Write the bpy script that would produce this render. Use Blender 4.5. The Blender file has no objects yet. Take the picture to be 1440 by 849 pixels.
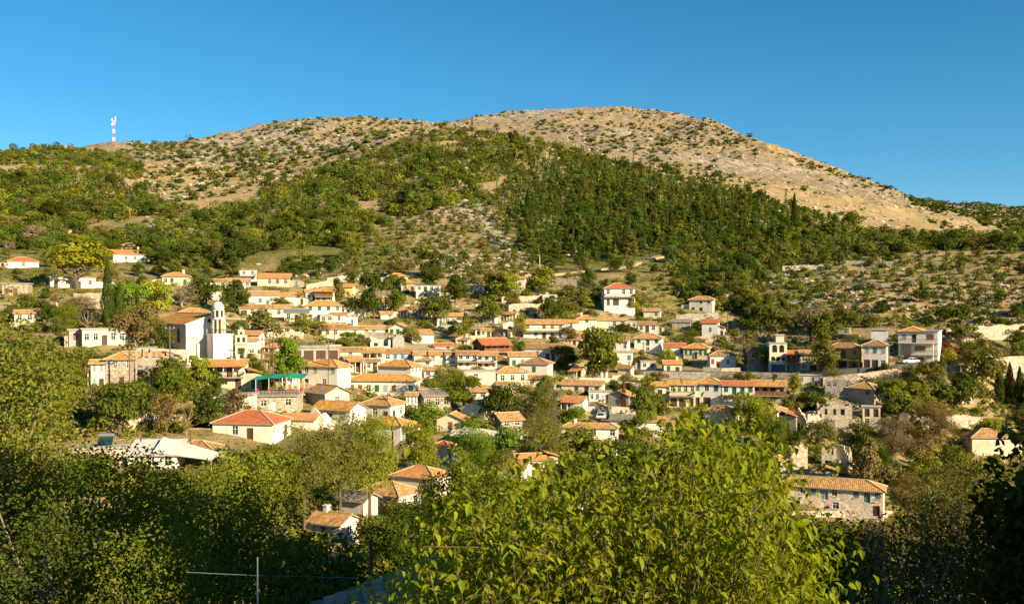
import bpy, math, random
import numpy as np
from mathutils import Vector, Matrix

# ------------------------------------------------------------------ camera, sky, sun, exposure
S = bpy.context.scene
COL = S.collection
F, U0, VH = 1400.0, 720.0, 424.5           # focal length and picture centre, in photo pixels
SUN_AZ, SUN_EL = math.radians(52), math.radians(22.5)   # sun stands behind the viewer, to the right
SH = Vector((math.sin(SUN_AZ), -math.cos(SUN_AZ), 0))
SUNV = Vector((SH.x*math.cos(SUN_EL), SH.y*math.cos(SUN_EL), math.sin(SUN_EL)))

cd = bpy.data.cameras.new('camera'); cam = bpy.data.objects.new('camera', cd); COL.objects.link(cam)
cd.sensor_width = 36.0; cd.lens = 36.0*F/1440.0; cd.clip_start = 0.2; cd.clip_end = 12000
cam.rotation_euler = (math.radians(90), 0, 0); cam.location = (0, 0, 0)
S.camera = cam

W = bpy.data.worlds.new('World'); S.world = W; W.use_nodes = True
nt = W.node_tree; nt.nodes.clear()
sky = nt.nodes.new('ShaderNodeTexSky'); sky.sky_type = 'NISHITA'; sky.sun_disc = False
sky.sun_elevation = SUN_EL; sky.sun_rotation = math.pi - SUN_AZ
sky.altitude = 1800; sky.air_density = 1.0; sky.dust_density = 0.9; sky.ozone_density = 5.0
hs = nt.nodes.new('ShaderNodeHueSaturation'); hs.inputs['Saturation'].default_value = 1.2; hs.inputs['Hue'].default_value = 0.482
bg = nt.nodes.new('ShaderNodeBackground'); bg.inputs['Strength'].default_value = 0.065
wo = nt.nodes.new('ShaderNodeOutputWorld')
nt.links.new(sky.outputs[0], hs.inputs['Color']); nt.links.new(hs.outputs[0], bg.inputs[0]); nt.links.new(bg.outputs[0], wo.inputs[0])

sl = bpy.data.lights.new('sun', 'SUN'); sl.energy = 5.0; sl.angle = math.radians(0.5); sl.color = (1.0, 0.83, 0.54)
so = bpy.data.objects.new('sun', sl); COL.objects.link(so); so.rotation_euler = (-SUNV).to_track_quat('-Z', 'Y').to_euler()
S.view_settings.view_transform = 'Standard'; S.view_settings.look = 'None'
S.view_settings.exposure = 1.12; S.view_settings.gamma = 1.0; S.view_settings.use_curve_mapping = False
S.cycles.max_bounces = 4; S.cycles.diffuse_bounces = 2; S.cycles.glossy_bounces = 1; S.cycles.transmission_bounces = 3
S.cycles.transparent_max_bounces = 4; S.cycles.use_denoising = True
S.cycles.use_adaptive_sampling = True; S.cycles.adaptive_threshold = 0.02
S.cycles.caustics_reflective = False; S.cycles.caustics_refractive = False

rnd = random.Random(7); rng = np.random.default_rng(7)

# ------------------------------------------------------------------ helpers
def tag(o, label=None, cat=None, group=None, kind=None):
    if label: o['label'] = label
    if cat: o['category'] = cat
    if group: o['group'] = group
    if kind: o['kind'] = kind
    return o
def link(name, data, parent=None, loc=None, rz=None):
    o = bpy.data.objects.new(name, data); COL.objects.link(o)
    if parent: o.parent = parent
    if loc is not None: o.location = loc
    if rz is not None: o.rotation_euler = (0, 0, rz)
    return o
def root(name, loc, rz, label, cat, group=None):
    return tag(link(name, None, None, loc, rz), label, cat, group)

class MB:
    """collects polygons (with uv in metres and a material slot) for one mesh"""
    def __init__(s): s.v = []; s.f = []; s.m = []; s.uv = []
    def poly(s, pts, m=0, uv=None):
        n = len(s.v); s.v += [tuple(p) for p in pts]; s.f.append(tuple(range(n, n+len(pts)))); s.m.append(m)
        if uv is None:
            a = Vector(pts[0]); e = (Vector(pts[1])-a); e = e.normalized() if e.length > 0 else Vector((1, 0, 0))
            nn = e.cross(Vector(pts[-1])-a); g = nn.cross(e); g = g.normalized() if g.length > 0 else Vector((0, 0, 1))
            uv = [((Vector(p)-a).dot(e), (Vector(p)-a).dot(g)) for p in pts]
        s.uv += uv
    def box(s, x0, x1, y0, y1, z0, z1, m=0):
        p = [(x0,y0,z0),(x1,y0,z0),(x1,y1,z0),(x0,y1,z0),(x0,y0,z1),(x1,y0,z1),(x1,y1,z1),(x0,y1,z1)]
        for q in ((0,1,5,4),(1,2,6,5),(2,3,7,6),(3,0,4,7),(4,5,6,7),(3,2,1,0)): s.poly([p[i] for i in q], m)
    def bar(s, a, b, w, t=None, m=0):
        a = Vector(a); b = Vector(b); t = t or w; d = (b-a).normalized()
        r = d.cross(Vector((0,0,1))); r = r.normalized() if r.length > 1e-3 else Vector((1,0,0)); q = r.cross(d)
        r *= w/2; q *= t/2
        A = [a-r-q, a+r-q, a+r+q, a-r+q]; B = [b-r-q, b+r-q, b+r+q, b-r+q]
        for i in range(4): j = (i+1) % 4; s.poly([A[i], A[j], B[j], B[i]], m)
        s.poly(A[::-1], m); s.poly(B, m)
    def tube(s, pts, rad, n=6, m=0):
        pts = [Vector(p) for p in pts]; rings = []
        for i, p in enumerate(pts):
            d = (pts[min(i+1, len(pts)-1)]-pts[max(i-1, 0)]).normalized()
            r = d.cross(Vector((0.3,0.2,1))); r = r.normalized() if r.length > 1e-3 else Vector((1,0,0)); q = r.cross(d)
            R = rad[i] if hasattr(rad, '__len__') else rad
            rings.append([p+r*(R*math.cos(k*2*math.pi/n))+q*(R*math.sin(k*2*math.pi/n)) for k in range(n)])
        for a, b in zip(rings, rings[1:]):
            for k in range(n): j = (k+1) % n; s.poly([a[k], a[j], b[j], b[k]], m)
        s.poly(rings[-1], m)
    def lathe(s, prof, n=16, c=(0,0), m=0):
        R = [[(c[0]+r*math.cos(2*math.pi*k/n), c[1]+r*math.sin(2*math.pi*k/n), z) for k in range(n)] for r, z in prof]
        for a, b in zip(R, R[1:]):
            for k in range(n): j = (k+1) % n; s.poly([a[k], a[j], b[j], b[k]], m)
        s.poly(R[-1], m)
    def mesh(s, name, mats):
        me = bpy.data.meshes.new(name); me.from_pydata(s.v, [], s.f)
        for m in mats: me.materials.append(m)
        me.polygons.foreach_set('material_index', s.m)
        ul = me.uv_layers.new(name='UVMap'); ul.data.foreach_set('uv', np.array(s.uv, dtype=np.float32).ravel())
        return me
    def build(s, name, mats, parent=None, loc=None, rz=None):
        mats = mats if isinstance(mats, (list, tuple)) else [mats]
        return link(name, s.mesh(name, mats), parent, loc, rz)

def np_mesh(name, verts, quads, mats, col=None, smooth=False, mi=None):
    """mesh from numpy arrays: verts (n,3), quads (k,4) or (k,3)"""
    me = bpy.data.meshes.new(name); nv, nf, k = len(verts), len(quads), quads.shape[1]
    me.vertices.add(nv); me.vertices.foreach_set('co', np.ascontiguousarray(verts, dtype=np.float32).ravel())
    me.loops.add(nf*k); me.loops.foreach_set('vertex_index', np.ascontiguousarray(quads, dtype=np.int32).ravel())
    me.polygons.add(nf); me.polygons.foreach_set('loop_start', np.arange(nf, dtype=np.int32)*k)
    if mi is not None: me.polygons.foreach_set('material_index', np.ascontiguousarray(mi, dtype=np.int32))
    me.polygons.foreach_set('use_smooth', np.full(nf, smooth))
    if col is not None:
        a = me.color_attributes.new('tint', 'FLOAT_COLOR', 'POINT')
        c = np.ones((nv, 4), np.float32); c[:, :3] = col; a.data.foreach_set('color', c.ravel())
    for m in mats: me.materials.append(m)
    me.update(calc_edges=True)
    return me

# ------------------------------------------------------------------ noise and interpolation
def _h(ix, iy, s):
    h = (ix.astype(np.int64)*374761393 + iy.astype(np.int64)*668265263 + s*982451653) & 0xffffffff
    h = ((h ^ (h >> 13))*1274126177) & 0xffffffff
    return ((h ^ (h >> 16)) & 0xffff)/65535.0
def vnoise(x, y, s=0):
    x = np.asarray(x, float); y = np.asarray(y, float)
    ix = np.floor(x); iy = np.floor(y); fx = x-ix; fy = y-iy
    fx = fx*fx*fx*(fx*(fx*6-15)+10); fy = fy*fy*fy*(fy*(fy*6-15)+10)
    a = _h(ix, iy, s); b = _h(ix+1, iy, s); c = _h(ix, iy+1, s); d = _h(ix+1, iy+1, s)
    return (a+(b-a)*fx)*(1-fy)+(c+(d-c)*fx)*fy
def fbm(x, y, o=4, s=0):
    r = 0; a = 0.5
    for i in range(o):
        r = r+a*(vnoise(x*2**i+i*17.3, y*2**i-i*9.1, s+i)*2-1); a *= 0.5
    return r
def pchip(X, Y, x):
    X = np.asarray(X, float); Y = np.asarray(Y, float); h = np.diff(X); dl = np.diff(Y)/h
    m = np.zeros_like(Y)
    for i in range(1, len(X)-1):
        if dl[i-1]*dl[i] > 0:
            w1 = 2*h[i]+h[i-1]; w2 = h[i]+2*h[i-1]; m[i] = (w1+w2)/(w1/dl[i-1]+w2/dl[i])
    m[0] = dl[0]; m[-1] = dl[-1]
    x = np.clip(x, X[0], X[-1]); i = np.clip(np.searchsorted(X, x)-1, 0, len(X)-2)
    t = (x-X[i])/h[i]
    return (2*t**3-3*t**2+1)*Y[i]+(t**3-2*t**2+t)*h[i]*m[i]+(-2*t**3+3*t**2)*Y[i+1]+(t**3-t**2)*h[i]*m[i+1]
def sstep(a, b, x):
    t = np.clip((x-a)/(b-a), 0, 1); return t*t*(3-2*t)

# ------------------------------------------------------------------ terrain: per azimuth, (depth, photo row) nodes of the slopes
VT_U = [0, 180, 360, 540, 720, 900, 1080, 1260, 1440]
VT_V = [760, 700, 650, 600, 550, 500, 450, 400]
VT = np.array([[100,120,135,150,170,190,230,290],[105,125,140,155,172,192,235,310],[110,128,145,165,190,225,270,330],
 [122,138,152,180,215,250,290,340],[130,145,165,195,225,260,300,345],[140,155,180,215,245,280,315,350],
 [150,168,195,215,240,280,325,358],[155,175,205,225,235,250,310,345],[150,180,215,240,250,270,305,340]], float)
UP = {
 0:   [(400,350),(520,300),(720,250),(980,215),(1150,226),(2000,240)],
 80:  [(400,350),(520,300),(720,250),(1050,209),(1250,220),(2000,235)],
 160: [(400,350),(530,300),(720,255),(950,226),(1300,204),(1500,213),(2200,225)],
 220: [(405,350),(530,300),(720,266),(1000,230),(1350,206),(1600,215),(2300,225)],
 320: [(410,350),(530,310),(700,273),(950,240),(1250,210),(1550,187),(1900,197),(2500,205)],
 440: [(410,350),(520,305),(680,265),(850,237),(1250,200),(1600,168),(2000,178),(2600,190)],
 540: [(415,350),(530,300),(680,250),(820,216),(900,203),(1050,207),(1300,190),(1700,168),(2100,178),(2700,190)],
 620: [(420,350),(525,300),(650,250),(790,205),(870,186),(1050,197),(1500,181),(1850,172),(2200,182),(2800,192)],
 700: [(430,350),(540,300),(660,250),(780,210),(860,192),(1050,205),(1600,177),(1950,161),(2300,172),(2900,185)],
 780: [(400,370),(480,330),(590,280),(740,230),(830,206),(1000,217),(1400,190),(1950,155),(2300,165),(2900,180)],
 850: [(400,370),(480,330),(600,280),(730,242),(800,226),(900,228),(1200,205),(1700,170),(2000,153),(2300,163),(2900,180)],
 930: [(400,370),(480,330),(600,282),(730,250),(820,249),(1100,220),(1650,180),(1950,157),(2300,170),(2900,190)],
 1000:[(400,372),(465,340),(560,300),(690,270),(760,267),(1050,235),(1400,200),(1750,170),(2100,182),(2900,200)],
 1080:[(385,382),(430,350),(505,320),(640,290),(720,282),(1000,250),(1500,202),(1800,215),(2900,240)],
 1160:[(380,382),(430,350),(485,330),(600,312),(720,297),(1000,265),(1400,232),(1700,245),(2900,270)],
 1240:[(375,382),(415,350),(450,332),(520,331),(700,310),(950,285),(1250,264),(1500,275),(2900,290)],
 1320:[(370,382),(405,350),(440,331),(550,334),(700,322),(900,308),(1050,298),(1400,302),(2600,287),(3200,295)],
 1380:[(365,382),(400,350),(430,331),(560,340),(800,330),(1000,319),(1500,310),(2600,288),(3200,297)],
 1440:[(362,382),(395,350),(425,333),(600,345),(900,335),(1400,320),(2200,302),(2700,293),(3200,300)],
}
NEAR = [(2,-2.2),(6,-4.0),(12,-6.6),(25,-11.0),(50,-17.0)]
R = np.concatenate([np.linspace(2, 20, 30, endpoint=False), np.linspace(20, 100, 90, endpoint=False), np.linspace(100, 420, 330, endpoint=False),
                    np.geomspace(420, 2300, 400, endpoint=False), np.geomspace(2300, 7000, 26)])
LR = np.log(R)
cols_t, cols_z = [], []
for u in sorted(UP):
    th = math.atan((u-U0)/F); c = math.cos(th)
    yd = [np.interp(u, VT_U, VT[:, k]) for k in range(8)]
    nodes = [(y/c, z) for y, z in NEAR]
    nodes += [(y/c, (VH-v)/F*y) for y, v in zip(yd, VT_V)] + [(y/c, (VH-v)/F*y) for y, v in UP[u]]
    nodes.append((7000, nodes[-1][1]*0.7))
    X = [math.log(a) for a, _ in nodes]; cols_t.append(th); cols_z.append(pchip(X, [b for _, b in nodes], LR))
def flatcol(th, nodes):
    cols_t.append(math.radians(th)); cols_z.append(pchip([math.log(a) for a, _ in nodes], [b for _, b in nodes], LR))
flatcol(-50, [(2,-2.2),(25,-9),(100,-18),(200,-4),(400,40),(900,140),(1600,190),(7000,100)])
flatcol(-90, [(2,-2.0),(25,-5),(100,-8),(300,10),(900,120),(7000,100)])
flatcol(-180,[(2,-1.8),(25,1),(100,8),(400,40),(900,60),(7000,30)])
flatcol(180, [(2,-1.8),(25,1),(100,8),(400,40),(900,60),(7000,30)])
flatcol(90,  [(2,-2.0),(25,-4),(100,-14),(300,-30),(900,-10),(7000,60)])
flatcol(55,  [(2,-2.2),(25,-9),(100,-28),(180,-30),(300,-5),(450,25),(900,60),(2600,180),(7000,100)])
o = np.argsort(cols_t); CT = np.array(cols_t)[o]; CZ = np.array(cols_z)[o]
TH = np.unique(np.round(np.concatenate([np.radians(np.linspace(-180, -40, 50)), np.radians(np.linspace(-40, -29, 40)), np.radians(np.linspace(-29, 29, 760)),
                               np.radians(np.linspace(29, 40, 40)), np.radians(np.linspace(40, 180, 50))]), 7))
# smooth interpolation over azimuth
GZ = np.empty((len(TH), len(R)))
ii = np.clip(np.searchsorted(CT, TH)-1, 0, len(CT)-2)
tt = (TH-CT[ii])/(CT[ii+1]-CT[ii])
def catmull(i, t):
    a = np.maximum(i-1, 0); b = i; c = i+1; d = np.minimum(i+2, len(CT)-1)
    mb = (CZ[c]-CZ[a])/np.maximum(CT[c]-CT[a], 1e-6)[:, None]; mc = (CZ[d]-CZ[b])/np.maximum(CT[d]-CT[b], 1e-6)[:, None]
    h = (CT[c]-CT[b])[:, None]; t = t[:, None]
    return (2*t**3-3*t**2+1)*CZ[b]+(t**3-2*t**2+t)*h*mb*0.8+(-2*t**3+3*t**2)*CZ[c]+(t**3-t**2)*h*mc*0.8
GZ = catmull(ii, tt)
GX = np.sin(TH)[:, None]*R[None]; GY = np.cos(TH)[:, None]*R[None]
# unseen rise behind the viewer, added and shaped to shade the foreground
q = GX*SH.x+GY*SH.y; tp = GX*(-SH.y)+GY*SH.x
crest = (12.3+15.6*sstep(10.4, 14.0, tp)*(1-sstep(38, 58, tp)))*(1-sstep(62, 85, np.abs(tp-10)))+2.2*fbm(tp/7, q/30, 3, 5)
crest_h = crest*sstep(6, 36, q)*(1-sstep(48, 110, q))
GZ += np.where(np.abs(TH)[:, None] > math.radians(33), crest_h, 0)
# relief: gentle in the village, rocky on the mountain
RR = R[None]
amp = 0.35*sstep(15, 60, RR)+0.9*sstep(330, 430, RR)+4.5*sstep(600, 1300, RR)
GZ += amp*fbm(GX/22, GY/22, 4, 1)*(0.4+0.6*sstep(20, 100, RR)) + 5.0*sstep(700, 1500, RR)*fbm(GX/120, GY/120, 3, 2)
rid = 1-np.abs(fbm(GX/45, GY/45, 4, 3))*2
GZ += 7.0*sstep(850, 1500, RR)*(rid-0.6)*sstep(0.0, 0.3, fbm(GX/260, GY/260, 2, 9)+0.1)
# stepped terraces on the village slope
step = 2.6; zt = GZ/step; fr = zt-np.floor(zt); terr = (np.floor(zt)+sstep(0.35, 0.95, fr))*step
wt = sstep(140, 190, RR)*(1-sstep(340, 400, RR))*0.55*(np.abs(TH)[:, None] < math.radians(33))
GZ = GZ*(1-wt)+terr*wt

def thidx(x, y):
    th = np.arctan2(x, y); return np.interp(th, TH, np.arange(len(TH)))
def ground_z(x, y):
    x = np.asarray(x, float); y = np.asarray(y, float); r = np.hypot(x, y)
    a = thidx(x, y); b = np.interp(r, R, np.arange(len(R)))
    i = np.clip(a.astype(int), 0, len(TH)-2); j = np.clip(b.astype(int), 0, len(R)-2); fa = a-i; fb = b-j
    return (GZ[i, j]*(1-fb)+GZ[i, j+1]*fb)*(1-fa)+(GZ[i+1, j]*(1-fb)+GZ[i+1, j+1]*fb)*fa
def hit(u, v, rmin=60.0, rmax=6000):
    """the ground point that shows at photo pixel (u, v): x, y, z, or None where the sky shows"""
    th = math.atan((u-U0)/F); a = float(np.interp(th, TH, np.arange(len(TH)))); i = min(int(a), len(TH)-2); fa = a-i
    zc = GZ[i]*(1-fa)+GZ[i+1]*fa; zr = R*math.cos(th)*(VH-v)/F
    k = np.where((zc >= zr) & (R >= rmin) & (R <= rmax))[0]
    if not len(k): return None
    j = k[0]
    if j > 0 and zc[j-1] < zr[j-1]:
        e0 = zr[j-1]-zc[j-1]; e1 = zc[j]-zr[j]; t = e0/(e0+e1+1e-9); r = R[j-1]+(R[j]-R[j-1])*t
    else: r = R[j]
    y = r*math.cos(th)
    return (r*math.sin(th), y, (VH-v)/F*y)
def at(u, v, y):
    return Vector(((u-U0)/F*y, y, (VH-v)/F*y))
# ------------------------------------------------------------------ materials
class NT:
    def __init__(s, name):
        s.mat = bpy.data.materials.new(name); s.mat.use_nodes = True; s.t = s.mat.node_tree; s.t.nodes.clear()
        s.out = s.t.nodes.new('ShaderNodeOutputMaterial')
    def n(s, typ, ins=None, **kw):
        nd = s.t.nodes.new('ShaderNode'+typ)
        for k, v in kw.items(): setattr(nd, k, v)
        for k, v in (ins or {}).items():
            if isinstance(v, bpy.types.NodeSocket): s.t.links.new(v, nd.inputs[k])
            else:
                if isinstance(v, tuple) and len(v) == 3 and nd.inputs[k].type == 'RGBA': v = v+(1,)
                nd.inputs[k].default_value = v
        return nd
    def coord(s, what='Object'): return s.n('TexCoord').outputs[what]
    def noise(s, vec, scale, detail=4, rough=0.6, out='Fac'):
        return s.n('TexNoise', {'Vector': vec, 'Scale': scale, 'Detail': detail, 'Roughness': rough}).outputs[out]
    def ramp(s, fac, stops):
        r = s.n('ValToRGB', {'Fac': fac}); e = r.color_ramp.elements
        while len(e) < len(stops): e.new(0.5)
        for el, (p, c) in zip(e, stops): el.position = p; el.color = (c, c, c, 1) if isinstance(c, (int, float)) else tuple(c)+(1,)
        return r.outputs['Color']
    def mix(s, a, b, fac, mode='MIX'):
        m = s.n('Mix', data_type='RGBA', blend_type=mode)
        for i, v in ((0, fac), (6, a), (7, b)):
            if isinstance(v, bpy.types.NodeSocket): s.t.links.new(v, m.inputs[i])
            else: m.inputs[i].default_value = (v if i == 0 else tuple(v)+(1,))
        return m.outputs[2]
    def math(s, op, a, b=0.0, clamp=False):
        return s.n('Math', {0: a, 1: b}, operation=op, use_clamp=clamp).outputs[0]
    def bump(s, h, strength=0.4, dist=0.05): return s.n('Bump', {'Height': h, 'Strength': strength, 'Distance': dist}).outputs[0]
    def principled(s, col, rough=0.85, nrm=None, spec=0.3, **kw):
        ins = {'Base Color': col, 'Roughness': rough, 'Specular IOR Level': spec}
        if nrm is not None: ins['Normal'] = nrm
        ins.update(kw)
        p = s.n('BsdfPrincipled', ins); s.t.links.new(p.outputs[0], s.out.inputs[0]); return s.mat
_mc = {}
def cached(f):
    def g(*a):
        k = (f.__name__,)+a
        if k not in _mc: _mc[k] = f(*a)
        return _mc[k]
    return g
def mul(c, k): return tuple(min(1.0, x*k) for x in c)
@cached
def plain(name, col, rough=0.7, spec=0.3):
    t = NT(name); c = t.coord(); n = t.noise(c, 3.0)
    return t.principled(t.mix(mul(col, .8), mul(col, 1.15), n), rough, None, spec)
@cached
def metal(name, col, rough=0.35):
    t = NT(name); n = t.noise(t.coord(), 4.0)
    return t.principled(t.mix(mul(col, .8), mul(col, 1.1), n), rough, None, 0.5, Metallic=0.8)
@cached
def plaster(name, col, dirt=0.5):
    t = NT('plaster '+name); c = t.coord(); oi = t.n('ObjectInfo').outputs['Random']
    v = t.n('VectorMath', {0: c, 1: t.n('CombineXYZ', {'X': t.math('MULTIPLY', oi, 91.0), 'Y': t.math('MULTIPLY', oi, 47.0)}).outputs[0]}, operation='ADD').outputs[0]
    big = t.noise(v, 0.45, 5, 0.65); streak = t.n('VectorMath', {0: v, 1: (1.6, 1.6, 0.22)}, operation='MULTIPLY').outputs[0]
    st = t.noise(streak, 1.5, 5, 0.7); fine = t.noise(v, 14, 3)
    base = t.mix(mul(col, .93), mul(col, 1.05), fine)
    base = t.mix(base, (col[0]*.86, col[1]*.76, col[2]*.62), t.math('MULTIPLY', t.math('FRACT', t.math('MULTIPLY', oi, 7.3)), .75))
    d1 = t.ramp(big, [(0.45, 0.0), (0.72, 1.0)]); d2 = t.ramp(st, [(0.5, 0.0), (0.75, 1.0)])
    c1 = t.mix(base, (col[0]*.62, col[1]*.56, col[2]*.48), t.math('MULTIPLY', d1, dirt))
    c2 = t.mix(c1, (col[0]*.5, col[1]*.45, col[2]*.4), t.math('MULTIPLY', d2, dirt*1.1))
    return t.principled(c2, 0.9, t.bump(big, 0.25, 0.05), 0.2)
@cached
def stone(name, col, scale=2.3, mortar=0.5):
    t = NT('stone '+name); c = t.coord(); oi = t.n('ObjectInfo').outputs['Random']
    w = t.noise(c, 2.0, 2, 0.5, 'Color')
    v = t.n('VectorMath', {0: c, 1: (1.0, 1.0, 1.7)}, operation='MULTIPLY').outputs[0]
    v = t.n('VectorMath', {0: v, 1: t.n('VectorMath', {0: w, 'Scale': 0.35}, operation='SCALE').outputs[0]}, operation='ADD').outputs[0]
    vo = t.n('TexVoronoi', {'Vector': v, 'Scale': scale}); ed = t.n('TexVoronoi', {'Vector': v, 'Scale': scale}, feature='DISTANCE_TO_EDGE')
    hsv = t.n('SeparateColor', {0: vo.outputs['Color']}).outputs[0]
    base = t.mix(mul(col, .6), mul(col, 1.25), hsv)
    base = t.mix(base, (col[0]*1.1, col[1]*.85, col[2]*.6), t.math('MULTIPLY', t.ramp(t.noise(c, .6), [(0.5, 0), (0.7, 1)]), .5))
    e = t.ramp(ed.outputs['Distance'], [(0.01, 0.0), (0.07, 1.0)])
    cc = t.mix(mul(col, mortar), base, e)
    return t.principled(cc, 0.95, t.bump(e, 0.7, 0.06), 0.15)
@cached
def tiles(name, col, var=0.45):
    """barrel tiles: courses along V, channels along U (uv in metres)"""
    t = NT('tiles '+name); uv = t.n('UVMap').outputs[0]; c = t.coord(); oi = t.n('ObjectInfo').outputs['Random']
    sp = t.n('SeparateXYZ', {0: uv})
    fx = t.math('FRACT', t.math('DIVIDE', sp.outputs[0], 0.3)); fy = t.math('FRACT', t.math('DIVIDE', sp.outputs[1], 0.42))
    hump = t.math('SINE', t.math('MULTIPLY', fx, math.pi))
    idv = t.n('CombineXYZ', {'X': t.math('FLOOR', t.math('DIVIDE', sp.outputs[0], 0.3)), 'Y': t.math('FLOOR', t.math('DIVIDE', sp.outputs[1], 0.42)), 'Z': oi}).outputs[0]
    wn = t.n('TexWhiteNoise', {'Vector': idv}).outputs['Value']
    b = t.mix(mul(col, 1-var), mul(col, 1+var*.7), wn)
    big = t.ramp(t.noise(c, 0.55, 5, .7), [(0.4, 0), (0.68, 1)])
    b = t.mix(b, (col[0]*.55, col[1]*.62, col[2]*.7), t.math('MULTIPLY', big, .55))
    pale = t.ramp(t.noise(c, 1.7, 4, .7), [(0.58, 0), (0.74, 1)])
    b = t.mix(b, (min(1, col[0]*1.15), col[1]*1.3, col[2]*1.5), t.math('MULTIPLY', pale, .22))
    h = t.math('ADD', t.math('MULTIPLY', hump, 1.0), t.math('MULTIPLY', fy, 0.45))
    return t.principled(b, 0.9, t.bump(h, 0.6, 0.06), 0.2)
@cached
def wood(name, col):
    t = NT('wood '+name); c = t.coord(); v = t.n('VectorMath', {0: c, 1: (6, 6, 0.7)}, operation='MULTIPLY').outputs[0]
    n = t.noise(v, 2.0, 5); return t.principled(t.mix(mul(col, .55), mul(col, 1.3), n), 0.75, t.bump(n, .3, .02), .25)
@cached
def glassmat(name, col):
    t = NT('glass '+name); n = t.noise(t.coord(), .7)
    return t.principled(t.mix(col, mul(col, 2.0), n), 0.12, None, 0.5)
@cached
def concrete(name, col):
    t = NT('concrete '+name); c = t.coord(); n = t.noise(c, .8, 6, .7); m = t.noise(c, 9, 3)
    return t.principled(t.mix(mul(col, .62), mul(col, 1.2), t.mix((n_ := n) and t.ramp(n, [(.3, 0), (.7, 1)]), t.ramp(m, [(.3, 0), (.7, 1)]), .3)), .9, t.bump(m, .3, .03), .2)
@cached
def brick(name, col):
    t = NT('brick '+name); uv = t.n('UVMap').outputs[0]
    b = t.n('TexBrick', {'Vector': uv, 'Color1': mul(col, .75), 'Color2': mul(col, 1.2), 'Mortar': (.3, .26, .2), 'Scale': 1.0, 'Mortar Size': .015, 'Brick Width': .33, 'Row Height': .2})
    return t.principled(b.outputs[0], .9, None, .2)

WHITE = (0.79, 0.745, 0.65); CREAM = (0.72, 0.62, 0.45); OFF = (0.70, 0.66, 0.57); BLUEW = (0.70, 0.70, 0.68); BEIGE = (0.60, 0.50, 0.38); YEL = (0.75, 0.55, 0.24)
OCH = (0.60, 0.29, 0.07); TAN = (0.51, 0.275, 0.105); BRN = (0.37, 0.195, 0.08); RED = (0.50, 0.15, 0.06); ORG = (0.58, 0.25, 0.085); GRY = (0.25, 0.22, 0.18); SLATE = (0.16, 0.18, 0.20)
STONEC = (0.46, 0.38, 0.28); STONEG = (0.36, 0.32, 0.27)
CONC = concrete('grey', (0.38, 0.34, 0.28))
IRON = plain('dark iron', (0.03, 0.03, 0.03), .5)
POLEW = wood('weathered pole', (0.16, 0.10, 0.06))

def ground_mat():
    t = NT('hillside ground'); g = t.n('NewGeometry').outputs['Position']
    a = t.n('SeparateColor', {0: t.n('Attribute', attribute_name='tint').outputs['Color']})
    n1 = t.noise(g, .045, 6, .7); n2 = t.noise(g, .35, 5, .65); n3 = t.noise(g, 2.2, 4, .65)
    dry = t.mix((.28, .20, .095), (.52, .385, .20), t.ramp(n2, [(.3, 0), (.7, 1)]))
    dry = t.mix(dry, (.30, .20, .08), t.math('MULTIPLY', t.ramp(n1, [(.45, 0), (.6, 1)]), .6))
    grn = t.mix((.075, .088, .018), (.20, .185, .04), t.ramp(n3, [(.3, 0), (.7, 1)]))
    gf = t.ramp(t.math('ADD', t.math('SUBTRACT', a.outputs[0], .5), t.math('ADD', t.math('MULTIPLY', n1, .5), t.math('MULTIPLY', n2, .5))), [(.42, 0), (.58, 1)])
    c = t.mix(dry, grn, gf)
    vo = t.n('TexVoronoi', {'Vector': t.n('VectorMath', {0: g, 1: t.n('VectorMath', {0: t.noise(g, .3, 3, .6, 'Color'), 'Scale': 5.0}, operation='SCALE').outputs[0]}, operation='ADD').outputs[0], 'Scale': .35}, feature='DISTANCE_TO_EDGE').outputs['Distance']
    rf = t.ramp(t.math('ADD', t.math('SUBTRACT', a.outputs[1], .5), t.math('ADD', t.math('MULTIPLY', t.noise(g, .09, 7, .72), .6), t.math('MULTIPLY', n3, .4))), [(.50, 0), (.57, 1)])
    rock = t.mix((.31, .24, .165), (.62, .52, .39), t.ramp(t.noise(g, .8, 6, .75), [(.35, 0), (.65, 1)]))
    rock = t.mix((.17, .13, .09), rock, t.ramp(vo, [(.0, 0), (.12, 1)]))
    c = t.mix(c, rock, rf)
    c = t.mix(c, (.50, .37, .23), a.outputs[2])
    h = t.math('ADD', t.math('MULTIPLY', n3, .4), t.math('ADD', t.math('MULTIPLY', rf, .5), t.math('MULTIPLY', vo, .5)))
    return t.principled(c, .95, t.bump(h, .9, 1.2), .1)

def foliage_mat(name, trans=0.3, gloss=False, back=(1.35, 1.35, .55)):
    t = NT(name)
    c = t.mix(t.n('Attribute', attribute_name='tint').outputs['Color'], t.n('ObjectInfo').outputs['Color'], 1.0, 'MULTIPLY')
    d = t.n('BsdfDiffuse', {'Color': c}); tc = t.mix(c, back, 1.0, 'MULTIPLY'); tr = t.n('BsdfTranslucent', {'Color': tc})
    m = t.n('MixShader', {0: trans, 1: d.outputs[0], 2: tr.outputs[0]})
    if gloss:
        gl = t.n('BsdfGlossy', {'Color': (.8, .8, .8), 'Roughness': .38}); fr = t.n('Fresnel', {'IOR': 1.35})
        m = t.n('MixShader', {0: fr.outputs[0], 1: m.outputs[0], 2: gl.outputs[0]})
    t.t.links.new(m.outputs[0], t.out.inputs[0]); return t.mat
FOL = foliage_mat('leaves'); FOLN = foliage_mat('broad leaves', .45, False, (1.5, 1.45, .35))
BARK = wood('bark', (0.13, 0.095, 0.065)); BARKL = wood('pale bark', (0.26, 0.19, 0.12))

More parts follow.
